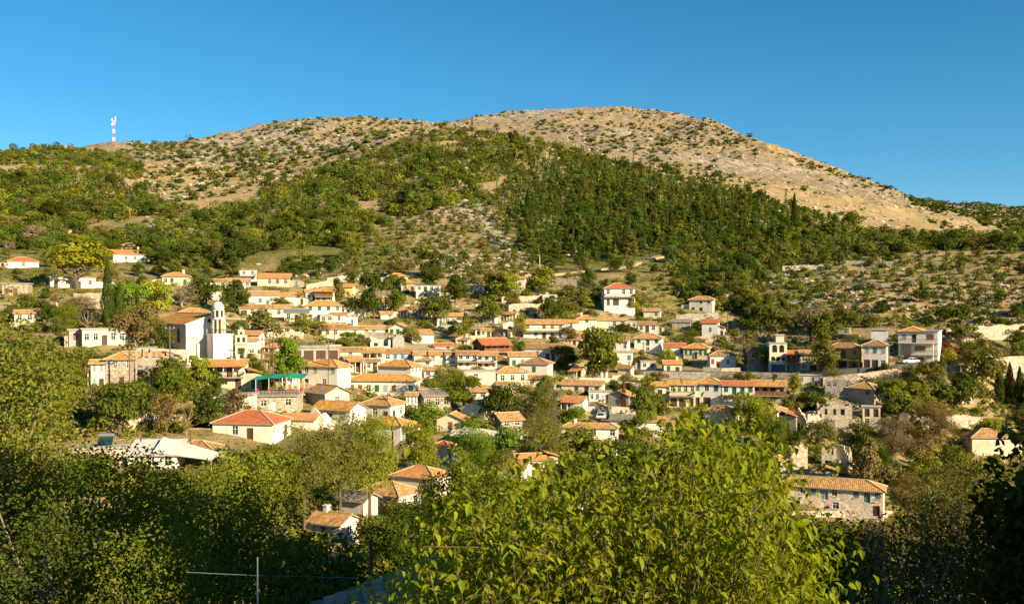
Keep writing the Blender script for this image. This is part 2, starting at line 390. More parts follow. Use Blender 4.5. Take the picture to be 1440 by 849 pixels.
# ------------------------------------------------------------------ the ground sheet
nth, nr = GZ.shape
vv = np.stack([GX, GY, GZ], -1).reshape(-1, 3)
i = np.arange(nth-1)[:, None]*nr+np.arange(nr-1)[None]
qd = np.stack([i+nr, i+nr+1, i+1, i], -1).reshape(-1, 4)
UU = U0+F*np.tan(np.clip(TH, -1.2, 1.2))[:, None]+0*GX; VV = VH-F*GZ/np.maximum(GY, 1)
lown = fbm(GX/60, GY/60, 3, 21)
green = 0.47-0.32*sstep(430, 700, RR)+0*GX
wood_c = sstep(300, 420, RR)*(1-sstep(700, 900, RR)); green = green+0.10*wood_c
green += 0.2*np.exp(-((UU-900)/170)**2)*(VV > 245)*(VV < 372)*(RR < 800)*(RR > 400)
green -= 0.22*np.exp(-((UU-640)/75)**2)*(VV > 280)*(VV < 395)*(RR > 340)*(RR < 760)
green -= 0.40*np.exp(-((UU-300)/140)**2)*sstep(650, 720, RR)*(1-sstep(1000, 1200, RR))
green -= 0.13*sstep(1080, 1250, UU)*sstep(490, 455, VV)*(1-sstep(430, 460, RR))*(RR > 200)
green += 0.18*sstep(60, 30, RR) + 0.25*(UU > 1250)*sstep(1300, 1700, RR)
rock = 0.38+0.16*sstep(700, 1200, RR)+0.34*np.exp(-((UU-(655+(VV-285)*.95))/15)**2)*(VV > 280)*(VV < 380)*(RR > 350)*(RR < 760)+0.10*fbm(GX/180, GY/180, 2, 31)
rock += 0.12*np.exp(-((UU-620)/90)**2)*sstep(330, 360, RR)*(1-sstep(560, 640, RR)) + 0.06*sstep(1080, 1250, UU)*sstep(490, 455, VV)*(1-sstep(440, 480, RR))*(RR > 200)
rock -= 0.15*np.exp(-((UU-320)/130)**2)*sstep(680, 720, RR)*(1-sstep(1000, 1100, RR))
track = 0*GX
cc = np.stack([np.clip(green, 0, 1), np.clip(rock, 0, 1), track], -1).reshape(-1, 3)
me = np_mesh('ground', vv, qd, [ground_mat()], cc, smooth=True)
tag(link('ground', me), kind='structure')

# ------------------------------------------------------------------ foliage generators (unit crowns: width 1, height 1)
def unitv(n, g):
    v = g.normal(size=(n, 3)); return v/np.linalg.norm(v, axis=1, keepdims=True)
def leafcloud(P, N, size, g, aspect=0.6, fold=0.15, up=0.0):
    """one rhombic leaf (or spray of leaves) per point"""
    n = len(P); t = np.cross(N, unitv(n, g)); t /= np.linalg.norm(t, axis=1, keepdims=True)+1e-9
    if up: t = t+np.array([0, 0, up]); t /= np.linalg.norm(t, axis=1, keepdims=True)
    b = np.cross(N, t); b /= np.linalg.norm(b, axis=1, keepdims=True)+1e-9
    s = np.asarray(size).reshape(-1, 1)*(0.7+0.6*g.random((n, 1)))
    k = N*s*fold
    V = np.stack([P-t*s*.5, P+b*s*aspect*.5+k, P+t*s*.5, P-b*s*aspect*.5+k], 1).reshape(-1, 3)
    return V, np.arange(n*4).reshape(-1, 4)
def lobes_crown(n, size, seed, nl=14, flat=1.0, loose=0.35, zlo=0.25, lobe=0.24, aspect=.75):
    g = np.random.default_rng(seed)
    L = unitv(nl, g)*(0.30*g.random((nl, 1))**.5+.06); L[:, 2] = L[:, 2]*1.15*flat
    r = lobe*(0.65+.6*g.random(nl)); k = g.integers(0, nl, n)
    D = unitv(n, g); D[:, 2] = np.where(D[:, 2] < -.3, -D[:, 2]*.6, D[:, 2])
    D /= np.linalg.norm(D, axis=1, keepdims=True)
    P = L[k]+D*(r[k]*(1-loose*g.random(n)**1.5+.15*loose*g.random(n)))[:, None]
    lo, hi = P.min(0), P.max(0); P = (P-(lo+hi)/2)/(hi-lo); P[:, 2] = zlo+(P[:, 2]+.5)*(1-zlo)
    N = D+.6*unitv(n, g); N /= np.linalg.norm(N, axis=1, keepdims=True)
    V, Q = leafcloud(P, N, size, g, aspect)
    lt = 0.8+.4*g.random(nl); T = (lt[k]*(.75+.5*g.random(n)))
    return V, Q, np.repeat(T, 4)
def cone_crown(n, size, seed, power=0.8, base=.04, belly=.25, rough=.25, zlo=0.02):
    g = np.random.default_rng(seed); z = g.random(n)**0.85; a = g.random(n)*2*math.pi
    prof = np.minimum(1, (z+.02)/belly)**.6*np.maximum(0, 1-np.maximum(0, z-belly)/(1-belly))**power
    r = .5*prof*(1-rough*g.random(n)+.12*np.sin(a*3+z*17+seed)+.10*np.sin(a*5-z*29))+base*.2
    P = np.stack([r*np.cos(a), r*np.sin(a), zlo+z*(1-zlo)], 1)
    N = np.stack([np.cos(a), np.sin(a), 0*a+.25], 1)+.6*unitv(n, g); N /= np.linalg.norm(N, axis=1, keepdims=True)
    V, Q = leafcloud(P, N, size, g, .5, .1, up=.9)
    return V, Q, np.repeat(.7+.6*g.random(n), 4)
def tier_crown(n, size, seed, zlo=.18):
    """pine: tufted irregular whorls"""
    g = np.random.default_rng(seed); nl = 26; z = np.sort(g.random(nl)); a = g.random(nl)*2*math.pi
    r = .38*(1-z)**.7*(.5+.5*g.random(nl)); C = np.stack([r*np.cos(a), r*np.sin(a), z], 1); k = g.integers(0, nl, n); D = unitv(n, g)
    P = C[k]+D*np.array([.15, .15, .07])*(.5+.6*g.random((n, 1)))
    lo, hi = P.min(0), P.max(0); P = (P-(lo+hi)/2)/(hi-lo); P[:, 2] = zlo+(P[:, 2]+.5)*(1-zlo)
    N = D+.7*unitv(n, g)+np.array([0, 0, .3]); N /= np.linalg.norm(N, axis=1, keepdims=True)
    V, Q = leafcloud(P, N, size, g, .5, .1)
    return V, Q, np.repeat((.8+.4*g.random(nl))[k]*(.75+.5*g.random(n)), 4)

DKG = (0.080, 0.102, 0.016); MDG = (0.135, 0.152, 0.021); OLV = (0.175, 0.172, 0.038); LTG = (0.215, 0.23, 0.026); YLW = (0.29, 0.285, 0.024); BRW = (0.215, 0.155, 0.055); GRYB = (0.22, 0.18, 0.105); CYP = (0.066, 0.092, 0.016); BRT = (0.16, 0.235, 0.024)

def mass(name, items, variants, label, cat, rot=True):
    """many far plants as one mesh: items = (x, y, z, width, height, (r,g,b), variant)"""
    Vs, Qs, Cs, off = [], [], [], 0
    for x, y, z, w, h, col, k in items:
        V, Q, T = variants[k]; a = rnd.random()*6.283; ca, sa = math.cos(a), math.sin(a)
        X = np.stack([(V[:, 0]*ca-V[:, 1]*sa)*w+x, (V[:, 0]*sa+V[:, 1]*ca)*w+y, V[:, 2]*h+z], 1)
        Vs.append(X); Qs.append(Q+off); off += len(V); Cs.append(T[:, None]*np.array(col)[None])
    me = np_mesh(name, np.concatenate(Vs), np.concatenate(Qs), [FOL], np.concatenate(Cs))
    return tag(link(name, me), label, cat, kind='stuff')

def inpoly(u, v, P):
    r = False; j = len(P)-1
    for i in range(len(P)):
        if (P[i][1] > v) != (P[j][1] > v) and u < (P[j][0]-P[i][0])*(v-P[i][1])/(P[j][1]-P[i][1])+P[i][0]: r = not r
        j = i
    return r
FIELD = [(205,222),(330,222),(470,212),(520,202),(470,240),(420,250),(350,262),(300,268),(225,272),(170,262),(150,250),(180,235)]
BWOOD = [(330,282),(400,262),(440,245),(490,232),(560,202),(620,182),(690,188),(760,200),(850,224),(930,248),(1000,266),(1090,292),(1200,318),(1215,332),(1100,345),(1040,338),(960,350),(915,362),(800,376),(752,372),(720,330),(690,288),(655,284),(610,300),(560,306),(515,330),(480,380),(440,392),(340,382),(220,372),(130,352),(0,352),(-60,300),(-60,222),(60,208),(140,212),(190,226),(205,255),(215,285),(290,300)]
PINES = [(690,290),(760,215),(850,235),(930,255),(1010,275),(1100,300),(1150,325),(1100,345),(1040,338),(960,350),(915,362),(800,376),(752,372),(720,330)]
SCREE = [(655,284),(690,288),(720,330),(752,372),(740,392),(560,392),(480,385),(515,330),(560,306),(610,300)]
SPUR = [(935,352),(1100,338),(1210,326),(1440,328),(1520,335),(1520,480),(1340,470),(1180,455),(1060,440),(950,420)]
SPURDENSE = [(935,352),(1100,342),(1210,328),(1440,330),(1520,335),(1520,352),(1300,352),(1180,372),(1080,380),(1060,430),(1160,452),(1200,470),(1060,450),(950,420)]
VILL = [(-40,352),(130,352),(220,372),(440,392),(740,392),(915,362),(950,420),(1060,445),(1200,470),(1360,485),(1500,480),(1500,660),(1240,700),(1000,600),(760,640),(560,600),(400,600),(120,620),(-40,620)]
def place(u, v, rmin=60):
    h = hit(u, v, rmin)
    return h
def scatter(region, n, spacing, seed, size, exclude=()):
    """dart throwing over the photo's ground, by real size: returns (u, v, x, y, z, w)"""
    g = random.Random(seed); us = [p[0] for p in region]; vs = [p[1] for p in region]; out = []; grid = {}
    for _ in range(n):
        u = g.uniform(min(us), max(us)); v = g.uniform(min(vs), max(vs))
        if not inpoly(u, v, region) or any(inpoly(u, v, e) for e in exclude): continue
        h = hit(u, v, 200)
        if h is None: continue
        w = g.uniform(*size)*(.75+.5*g.random()); px = w*F/h[1]*spacing
        c = (int(u//12), int(v//6)); bad = False
        for i in range(c[0]-2, c[0]+3):
            for j in range(c[1]-2, c[1]+3):
                for (a, b, p) in grid.get((i, j), ()):
                    m = (px+p)/2
                    if ((a-u)/m)**2+((b-v)/(m*.42))**2 < 1: bad = True; break
                if bad: break
            if bad: break
        if bad: continue
        grid.setdefault(c, []).append((u, v, px)); out.append((u, v, h[0], h[1], h[2], w))
    return out
BV = [lobes_crown(230, .15, 100+k, 8, .9, .25, .02, .3, .85) for k in range(6)]
BV2 = [lobes_crown(60, .3, 120+k, 4, .9, .3, .0, .32, .9) for k in range(4)]
CV = [cone_crown(120, .15, 140+k) for k in range(3)]
PV = [tier_crown(220, .17, 150+k, .08) for k in range(4)]
def jit(c, k=.18):
    b = 1+rnd.uniform(-k, k)*1.6; return (c[0]*b*rnd.uniform(1-k, 1+k), c[1]*b, c[2]*b*rnd.uniform(1-k, 1+k))
NEARTREES = []                                             # (depth-ordered) wood trees that become things of their own
items = []; pine_items = []
for (u, v, x, y, z, w) in scatter(BWOOD, 34000, .53, 1, (4.5, 8.5)):
    pine = inpoly(u, v, PINES)
    gap = float(fbm(x/45, y/70, 3, 81))
    if not pine and gap < (-.2 if u < 270 and v < 272 else -.27 if u < 540 and v < 335 else -.35) and rnd.random() < .85: continue
    w *= 1+.5*float(fbm(x/30, y/30, 2, 83))
    if pine or (u > 560 and rnd.random() < .25):
        k = rnd.random()
        if k < (.5 if pine else .2): hh = w*rnd.uniform(1.4, 2.2); pine_items.append((x, y, z-.6, w*.36, hh, jit(CYP), ('c', rnd.randrange(3))))
        else: pine_items.append((x, y, z-.6, w*.85, w*rnd.uniform(1.0, 1.5), jit(MDG if k < .7 else DKG), ('p', rnd.randrange(4))))
    else:
        k = rnd.random(); col = DKG if k < .36 else MDG if k < .80 else OLV if k < .91 else LTG if k < .98 else GRYB
        items.append((x, y, z-.7, w*1.05, w*rnd.uniform(.7, 1.0), jit(col), rnd.randrange(6)))
for (u, v, x, y, z, w) in scatter(PINES, 9000, .5, 12, (4, 7)):
    if rnd.random() > (u-float(np.interp(v, [215, 290, 372], [760, 690, 752])))/90+.12 or float(fbm(x/28, y/40, 3, 87)) < -.22: continue
    w *= rnd.choice((.75, .9, 1, 1, 1.25))
    if rnd.random() < .45: pine_items.append((x, y, z-.6, w*.36, w*rnd.uniform(1.3, 2.2), jit(rnd.choice((CYP, CYP, DKG)), .25), ('c', rnd.randrange(3))))
    else: pine_items.append((x, y, z-.6, w*.95, w*rnd.uniform(1.0, 1.4), jit(rnd.choice((MDG, MDG, DKG, OLV)), .25), ('p', rnd.randrange(4))))
for (u, v, x, y, z, w) in scatter([(170,205),(300,200),(460,205),(500,225),(420,255),(300,275),(190,272),(150,240)], 2500, 1.1, 13, (4, 9)):
    if float(fbm(x/60, y/90, 3, 85)) > -.14: items.append((x, y, z-.6, w*1.1, w*rnd.uniform(.55, .8), jit(rnd.choice((DKG, MDG, MDG, OLV))), rnd.randrange(6)))
for (u, v, x, y, z, w) in scatter(SCREE, 5000, .95, 2, (2.0, 6.0)):
    items.append((x, y, z-.4, w, w*rnd.uniform(.6, .9), jit(rnd.choice((DKG, MDG, OLV, OLV))), rnd.randrange(6)))
for (u, v, x, y, z, w) in scatter(SPUR, 9000, 1.0, 3, (2.0, 6.0)):
    items.append((x, y, z-.4, w, w*rnd.uniform(.6, .9), jit(rnd.choice((DKG, DKG, MDG, OLV))), rnd.randrange(6)))
for (u, v, x, y, z, w) in scatter(SPURDENSE, 6000, .62, 4, (3.5, 7)):
    items.append((x, y, z-.5, w, w*rnd.uniform(.7, 1.0), jit(rnd.choice((DKG, DKG, MDG, OLV))), rnd.randrange(6)))
# the bare mountain: clustered juniper scrub
scrub = []
MOUNT = [(180,260),(180,190),(440,160),(560,160),(700,150),(850,145),(1000,150),(1100,200),(1300,280),(1360,320),(1210,330),(1100,292),(930,248),(850,224),(760,200),(690,188),(620,182),(560,202),(500,235),(330,275),(230,290)]
for (u, v, x, y, z, w) in scatter(MOUNT, 16000, 1.0, 5, (3.5, 7.5)):
    d = float(fbm(x/150, y/220, 3, 41))+.25*float(fbm(x/40, y/40, 2, 44))
    if d < (.02 if u < 420 else .11) and rnd.random() > .11: continue
    w *= rnd.choice((.6, .8, 1.0, 1.3))
    scrub.append((x, y, z-.4, w*1.15, w*rnd.uniform(.5, .75), jit(DKG if rnd.random() < .7 else MDG), rnd.randrange(4)))
FAR = [(1270,282),(1440,280),(1500,285),(1500,345),(1440,338),(1360,322)]
for (u, v, x, y, z, w) in scatter(FAR, 9000, .75, 6, (7, 14)):
    if y < 1000: continue
    scrub.append((x, y, z-.8, w*1.2, w*.6, jit(DKG), rnd.randrange(4)))
# ------------------------------------------------------------------ buildings
WALLC = {'w': lambda: plaster('white', WHITE), 'c': lambda: plaster('cream', CREAM), 'o': lambda: plaster('off white', OFF, .6), 'b': lambda: plaster('cool white', BLUEW, .45),
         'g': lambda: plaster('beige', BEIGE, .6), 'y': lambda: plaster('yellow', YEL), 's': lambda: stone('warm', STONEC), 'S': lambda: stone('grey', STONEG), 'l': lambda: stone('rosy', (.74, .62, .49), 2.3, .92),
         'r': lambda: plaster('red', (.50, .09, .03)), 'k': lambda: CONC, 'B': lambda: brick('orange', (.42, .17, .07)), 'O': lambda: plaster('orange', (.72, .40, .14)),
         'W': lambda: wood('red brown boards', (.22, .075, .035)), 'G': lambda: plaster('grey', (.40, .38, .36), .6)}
ROOFC = {'o': lambda: tiles('ochre', OCH), 't': lambda: tiles('tan', TAN), 'b': lambda: tiles('brown', BRN), 'r': lambda: tiles('red', RED, .3), 'R': lambda: tiles('orange', ORG, .3),
         'g': lambda: tiles('grey', GRY, .35), 's': lambda: plain('slate sheet', SLATE, .5), 'k': lambda: concrete('roof slab', (.46, .42, .35)), 'w': lambda: plain('white sheet', (.56, .54, .49), .6)}
SHUT = {'g': (.03, .12, .07), 'b': (.20, .10, .05), 'u': (.08, .2, .38), 'w': (.68, .66, .6), 'o': (.42, .15, .04), 'n': None, 'r': (.30, .05, .03), 'y': (.35, .36, .34), 't': (.10, .20, .20)}
GLASS = glassmat('dark', (.016, .018, .02))
FRAME_W = plain('white frame', (.66, .64, .58), .5); FRAME_B = plain('brown frame', (.12, .06, .03), .5)
MORTAR = plain('ridge mortar', (.46, .33, .2), .9)

def panel(mb, T, x0, x1, z0, z1, ops, dep=.22, m=0, thru=False):
    """wall face in the plane given by T(a, depth, z) with recessed openings (a0, a1, z0, z1)"""
    xs = sorted({x0, x1, *[o[0] for o in ops], *[o[1] for o in ops]}); zs = sorted({z0, z1, *[o[2] for o in ops], *[o[3] for o in ops]})
    for i in range(len(xs)-1):
        for j in range(len(zs)-1):
            cx, cz = (xs[i]+xs[i+1])/2, (zs[j]+zs[j+1])/2
            if any(o[0] < cx < o[1] and o[2] < cz < o[3] for o in ops): continue
            P = ((xs[i], zs[j]), (xs[i+1], zs[j]), (xs[i+1], zs[j+1]), (xs[i], zs[j+1]))
            mb.poly([T(a, 0, b) for a, b in P], m, list(P))
            if thru: mb.poly([T(a, dep, b) for a, b in P[::-1]], m, list(P[::-1]))
    for a0, a1, b0, b1 in ops:
        for (p, q) in (((a0, b0), (a0, b1)), ((a0, b1), (a1, b1)), ((a1, b1), (a1, b0)), ((a1, b0), (a0, b0))):
            mb.poly([T(p[0], 0, p[1]), T(q[0], 0, q[1]), T(q[0], dep, q[1]), T(p[0], dep, p[1])], m)
_wc = {}
def window_meshes(w, h, style, kind):
    k = (round(w, 1), round(h, 1), style, kind)
    if k in _wc: return _wc[k]
    w, h = k[0], k[1]; p = MB(); f = MB(); col = SHUT.get(style)
    p.box(-w/2, w/2, .13, .20, 0, h)
    t = .07
    if kind == 'door':
        dm = wood('door '+style, col) if col else wood('door dark', (.10, .06, .04))
        f.box(-w/2, -w/2+t, .02, .13, 0, h); f.box(w/2-t, w/2, .02, .13, 0, h); f.box(-w/2+t, w/2-t, .02, .13, h-t, h)
        pm = [dm]; fm = [FRAME_B if style in 'bn' else FRAME_W]
        p.box(-.03, .03, .10, .13, .1, h-.1)
    elif col:
        f.box(-w/2, -.02, .03, .09, .03, h-.03); f.box(.02, w/2, .03, .09, .03, h-.03); f.box(-w/2-.08, w/2+.08, -.07, .05, -.09, 0, 1)
        pm = [GLASS]; fm = [plain('shutter '+style, col, .6), FRAME_W]
    else:
        for a in (-w/2, -t/2, w/2-t): f.box(a, a+t, .06, .12, 0, h)
        for b in (0, h*.62, h-t): f.box(-w/2+t, w/2-t, .065, .115, b, b+t)
        f.box(-w/2-.08, w/2+.08, -.07, .05, -.09, 0)
        pm = [GLASS]; fm = [FRAME_W if (style != 'd') else FRAME_B]
    _wc[k] = (p.mesh('pane', pm), f.mesh('frame', fm)); return _wc[k]
def add_window(parent, loc, rz, w, h, style, kind, fine=True):
    a, b = window_meshes(w, h, style, kind)
    o = link('door' if kind == 'door' else 'window', a, parent, loc, rz)
    if fine: link('door_frame' if kind == 'door' else ('shutters' if SHUT.get(style) else 'window_frame'), b, o)
    else: link('shutters' if SHUT.get(style) else 'window_frame', b, o)
    return o

def roof_mesh(W, D, h, kind, rcol, over=.45, pitch=.36, th=.14):
    """closed tile roof over a W x D box at height h; returns the mesh builder and the ridge height"""
    mb = MB(); x, y = W/2+over, D/2+over; e = h-over*pitch*.6
    def slope(pts, eave_dir):
        ed = Vector(eave_dir); a = Vector(pts[0]); uv = []
        n = (Vector(pts[1])-a).cross(Vector(pts[2])-a).normalized(); up = n.cross(ed).normalized()
        for p in pts: d = Vector(p)-a; uv.append((d.dot(ed)+20, d.dot(up)+20))
        mb.poly(pts, 0, uv)
    rt = .09
    if kind == 'h':
        if W >= D: rz = e+y*pitch; A = (-x+y, 0, rz); B = (x-y, 0, rz)
        else: rz = e+x*pitch; A = (0, -y+x, rz); B = (0, y-x, rz)
        c = [(-x,-y,e), (x,-y,e), (x,y,e), (-x,y,e)]
        if W >= D:
            slope([c[0], c[1], B, A], (1,0,0)); slope([c[2], c[3], A, B], (-1,0,0)); slope([c[1], c[2], B], (0,1,0)); slope([c[3], c[0], A], (0,-1,0))
            lines = [(c[0],A),(c[3],A),(c[1],B),(c[2],B),(A,B)]
        else:
            slope([c[0], c[1], A], (1,0,0)); slope([c[2], c[3], B], (-1,0,0)); slope([c[1], c[2], B, A], (0,1,0)); slope([c[3], c[0], A, B], (0,-1,0))
            lines = [(c[0],A),(c[1],A),(c[2],B),(c[3],B),(A,B)]
    elif kind == 'g':
        rz = e+y*pitch; A = (-x,0,rz); B = (x,0,rz); c = [(-x,-y,e), (x,-y,e), (x,y,e), (-x,y,e)]
        slope([c[0], c[1], B, A], (1,0,0)); slope([c[2], c[3], A, B], (-1,0,0)); lines = [(A,B)]
    elif kind == 'e':
        rz = e+x*pitch; A = (0,-y,rz); B = (0,y,rz); c = [(-x,-y,e), (x,-y,e), (x,y,e), (-x,y,e)]
        slope([c[1], c[2], B, A], (0,1,0)); slope([c[3], c[0], A, B], (0,-1,0)); lines = [(A,B)]
    elif kind == 's':
        rz = e+2*y*pitch*.7; c = [(-x,-y,e), (x,-y,e), (x,y,rz), (-x,y,rz)]
        slope(c, (1,0,0)); lines = []
    else:
        mb.box(-x+.15, x-.15, -y+.15, y-.15, h, h+.22); return mb, h
    # underside and fascia: same outline lowered
    top = list(mb.f); vs = list(mb.v)
    edges = {}
    for f in top:
        P = [vs[i] for i in f]; mb.poly([(p[0], p[1], p[2]-th) for p in P][::-1], 1)
    rd = lambda p: tuple(round(a, 4) for a in p)
    for f in top:
        P = [rd(vs[i]) for i in f]
        for i in range(len(P)): edges.setdefault(frozenset((P[i], P[(i+1) % len(P)])), []).append((P[i], P[(i+1) % len(P)]))
    for es in edges.values():
        if len(es) == 1:
            a, b = es[0]; mb.poly([(a[0],a[1],a[2]-th), (b[0],b[1],b[2]-th), b, a], 1)
    for a, b in lines: mb.bar((a[0],a[1],a[2]+.01), (b[0],b[1],b[2]+.01), .26, .16, 2)
    return mb, rz
HOUSES = []
def house(u0, u1, ve, vb, psi, r, roof, wall, st, front, label, side='', ex='', cat='house', name='village_house', group=None, dd=None, ld=0):
    """u0,u1 extent in the photo; ve eaves row, vb base row; psi turn; r depth/width; roof e.g. 'ht' hip tan; front/side: window string per storey from the top, '/'-separated:
    lower-case = shutter colour, '-' blank, upper-case = door of that colour"""
    uc = (u0+u1)/2; hp = hit(uc, vb, 70)
    y0 = dd or hp[1]; m = y0/F; th = math.atan((uc-U0)/F); ps = math.radians(psi)
    P = (u1-u0)*m*math.cos(th); Wd = P/(math.cos(ps)+r*abs(math.sin(ps))); D = max(2.2, min(r*Wd, 15)); h = (vb-ve)*m
    off = Wd/2*abs(math.sin(ps))+D/2*math.cos(ps)
    yc = y0+off*math.cos(th)
    fx = (uc-U0)/F*yc; zb = (VH-vb)*m
    rz = ps-th
    rt = root(name, (fx, yc, zb), rz, label, cat, group)
    base = -6.0; wm = WALLC[wall[0]](); mats = [wm]; hs = h/st
    fine = True
    sill_k = .34
    def openings(spec, L):
        out = []
        rows = spec.split('/') if spec else []
        for k, row in enumerate(rows):
            if not row: continue
            zf = h-hs*(k+1); n = len(row)
            for j, ch in enumerate(row):
                if ch == '-': continue
                a = -L/2+L*(j+.5)/n; ww = min(1.0, L/n*.55); 
                if ch.isupper():
                    hh = min(2.15, hs*.8); b0 = zf+.02; kind = 'door'; ww = min(1.15, L/n*.7)
                    if ch in 'XYZ': ww = L/n*.86; hh = hs*.8
                else: hh = min(1.4, hs*.5); b0 = zf+hs*sill_k; kind = 'window'
                ww = round(ww, 1); hh = round(hh, 1)
                if ww < .35 or hh < .4: continue
                out.append((a, ww, b0, hh, ch.lower(), kind))
        return out
    mb = MB()
    faces = {'front': (lambda a, d, z: (a, -D/2+d, z), Wd, 0.0, openings(front, Wd)),
             'right': (lambda a, d, z: (Wd/2-d, a, z), D, math.pi/2, openings(side if psi < 0 else '', D)),
             'back': (lambda a, d, z: (-a, D/2-d, z), Wd, math.pi, []),
             'left': (lambda a, d, z: (-Wd/2+d, -a, z), D, -math.pi/2, openings(side if psi >= 0 else '', D))}
    top = h-.02
    for nm, (T, L, ro, ops) in faces.items():
        if 's' in ex and len(wall) < 2: pass
        panel(mb, T, -L/2, L/2, base, top, [(a-w/2, a+w/2, b, b+hh) for a, w, b, hh, s, k in ops])
        for a, w, b, hh, s, k in ops: add_window(rt, T(a, 0, b), ro, w, hh, s, k)
    rk = roof[0]
    pitch = .42
    if rk in 'ge':
        X = Wd/2 if rk == 'e' else D/2; rise = X*pitch+.1
        for sg in (-1, 1):
            if rk == 'e': pts = [(-Wd/2, sg*D/2, top), (Wd/2, sg*D/2, top), (0, sg*D/2, top+rise-.05)]
            else: pts = [(sg*Wd/2, -D/2, top), (sg*Wd/2, D/2, top), (sg*Wd/2, 0, top+rise-.05)]
            if (sg > 0) == (rk == 'e'): pts = pts[::-1]
            mb.poly(pts, 0)
    if rk == 's':
        rise = D*pitch*.7
        for sg in (-1, 1): mb.poly([(sg*Wd/2, -D/2, top), (sg*Wd/2, D/2, top), (sg*Wd/2, D/2, top+rise)], 0)
        mb.poly([(Wd/2, D/2, top), (-Wd/2, D/2, top), (-Wd/2, D/2, top+rise), (Wd/2, D/2, top+rise)], 0)
    link('wall', mb.mesh('wall', mats), rt)
    if 's' in ex:                                           # stone ground floor, a skin 4 cm proud
        pass
    if rk != 'n':
        rm, rzv = roof_mesh(Wd, D, h, rk, roof[1], .45 if h > 3 else .35, pitch)
        rmats = [ROOFC[roof[1]](), plain('eaves board', (.34, .27, .19), .8), MORTAR]
        ro = link('roof', rm.mesh('roof', rmats), rt)
        if 'c' in ex:
            cm = MB(); cx = Wd*.28; cz = rzv-.5 if rk != 'f' else h; cm.box(cx-.28, cx+.28, -.3, .3, cz-.6, cz+1.3); cm.box(cx-.36, cx+.36, -.38, .38, cz+1.3, cz+1.42)
            link('chimney', cm.mesh('chimney', [WALLC['o']()]), ro)
        if 'C' in ex:
            cm = MB(); cx = -Wd*.25; cz = rzv-.6 if rk != 'f' else h; cm.box(cx-.28, cx+.28, -.3, .3, cz-.6, cz+1.2); cm.box(cx-.36, cx+.36, -.38, .38, cz+1.2, cz+1.32)
            link('chimney', cm.mesh('chimney', [WALLC['w']()]), ro)
    if 'b' in ex or 'w' in ex:                              # upper balcony on the front
        zf = h-hs; bm = MB(); bd = 1.3; bm.box(-Wd/2+.1, Wd/2-.1, -D/2-bd, -D/2-.002, zf-.16, zf)
        bo = link('balcony', bm.mesh('balcony', [CONC]), rt); rm2 = MB()
        wd_ = 'w' in ex; n = max(6, int(Wd/(.5 if wd_ else .22)))
        for k in range(n+1):
            a = -Wd/2+.15+(Wd-.3)*k/n; rm2.box(a-(.2 if wd_ else .018), a+(.2 if wd_ else .018), -D/2-bd+.03, -D/2-bd+.07, zf+.02, zf+.95)
        rm2.box(-Wd/2+.1, Wd/2-.1, -D/2-bd+.01, -D/2-bd+.09, zf+.95, zf+1.02)
        for sx in (-Wd/2+.14, Wd/2-.14): rm2.box(sx-.02, sx+.02, -D/2-bd+.05, -D/2-.01, zf+.5, zf+.95)
        link('railing', rm2.mesh('railing', [wood('balcony boards', (.24, .10, .045)) if wd_ else IRON]), bo)
        if wd_ or 'p' in ex:
            pm = MB()
            for k in range(5): a = -Wd/2+.2+(Wd-.4)*k/4; pm.box(a-.07, a+.07, -D/2-bd+.1, -D/2-bd+.24, zf, h-.15)
            link('balcony_posts', pm.mesh('balcony_posts', [wood('balcony boards', (.24, .10, .045)) if wd_ else WALLC['w']()]), rt)
            pr = MB(); c = [(-Wd/2-.2, -D/2-bd-.3, h-.28), (Wd/2+.2, -D/2-bd-.3, h-.28), (Wd/2+.2, -D/2-.2, h+.04), (-Wd/2-.2, -D/2-.2, h+.04)]
            pr.poly(c, 0, [(0,0),(Wd,0),(Wd,bd),(0,bd)]); pr.poly([(a, b, z-.1) for a, b, z in c][::-1], 1); pr.poly([c[0], (c[0][0], c[0][1], c[0][2]-.1), (c[1][0], c[1][1], c[1][2]-.1), c[1]][::-1], 1)
            link('balcony_roof', pr.mesh('balcony_roof', [ROOFC[roof[1]](), FRAME_B]), rt)
    if 'p' in ex and 'b' not in ex:                          # porch: lean-to roof on posts
        pd = 2.2; pz = min(hs, 2.9); pm = MB()
        for k in range(4): a = -Wd/2+.2+(Wd-.4)*k/3; pm.box(a-.08, a+.08, -D/2-pd+.1, -D/2-pd+.26, -3, pz-.25)
        link('porch_posts', pm.mesh('porch_posts', [WALLC['w']()]), rt); pr = MB()
        c = [(-Wd/2-.1, -D/2-pd-.2, pz-.3), (Wd/2+.1, -D/2-pd-.2, pz-.3), (Wd/2+.1, -D/2-.01, pz+.25), (-Wd/2-.1, -D/2-.01, pz+.25)]
        pr.poly(c, 0, [(0,0),(Wd,0),(Wd,pd),(0,pd)]); pr.poly([(a, b, z-.1) for a, b, z in c][::-1], 1)
        for a_, b_ in ((0,1),(1,2),(3,0)): pr.poly([c[a_], (c[a_][0], c[a_][1], c[a_][2]-.1), (c[b_][0], c[b_][1], c[b_][2]-.1), c[b_]][::-1], 1)
        link('porch_roof', pr.mesh('porch_roof', [ROOFC[roof[1] if roof[0] != 'f' else 't'](), FRAME_B]), rt)
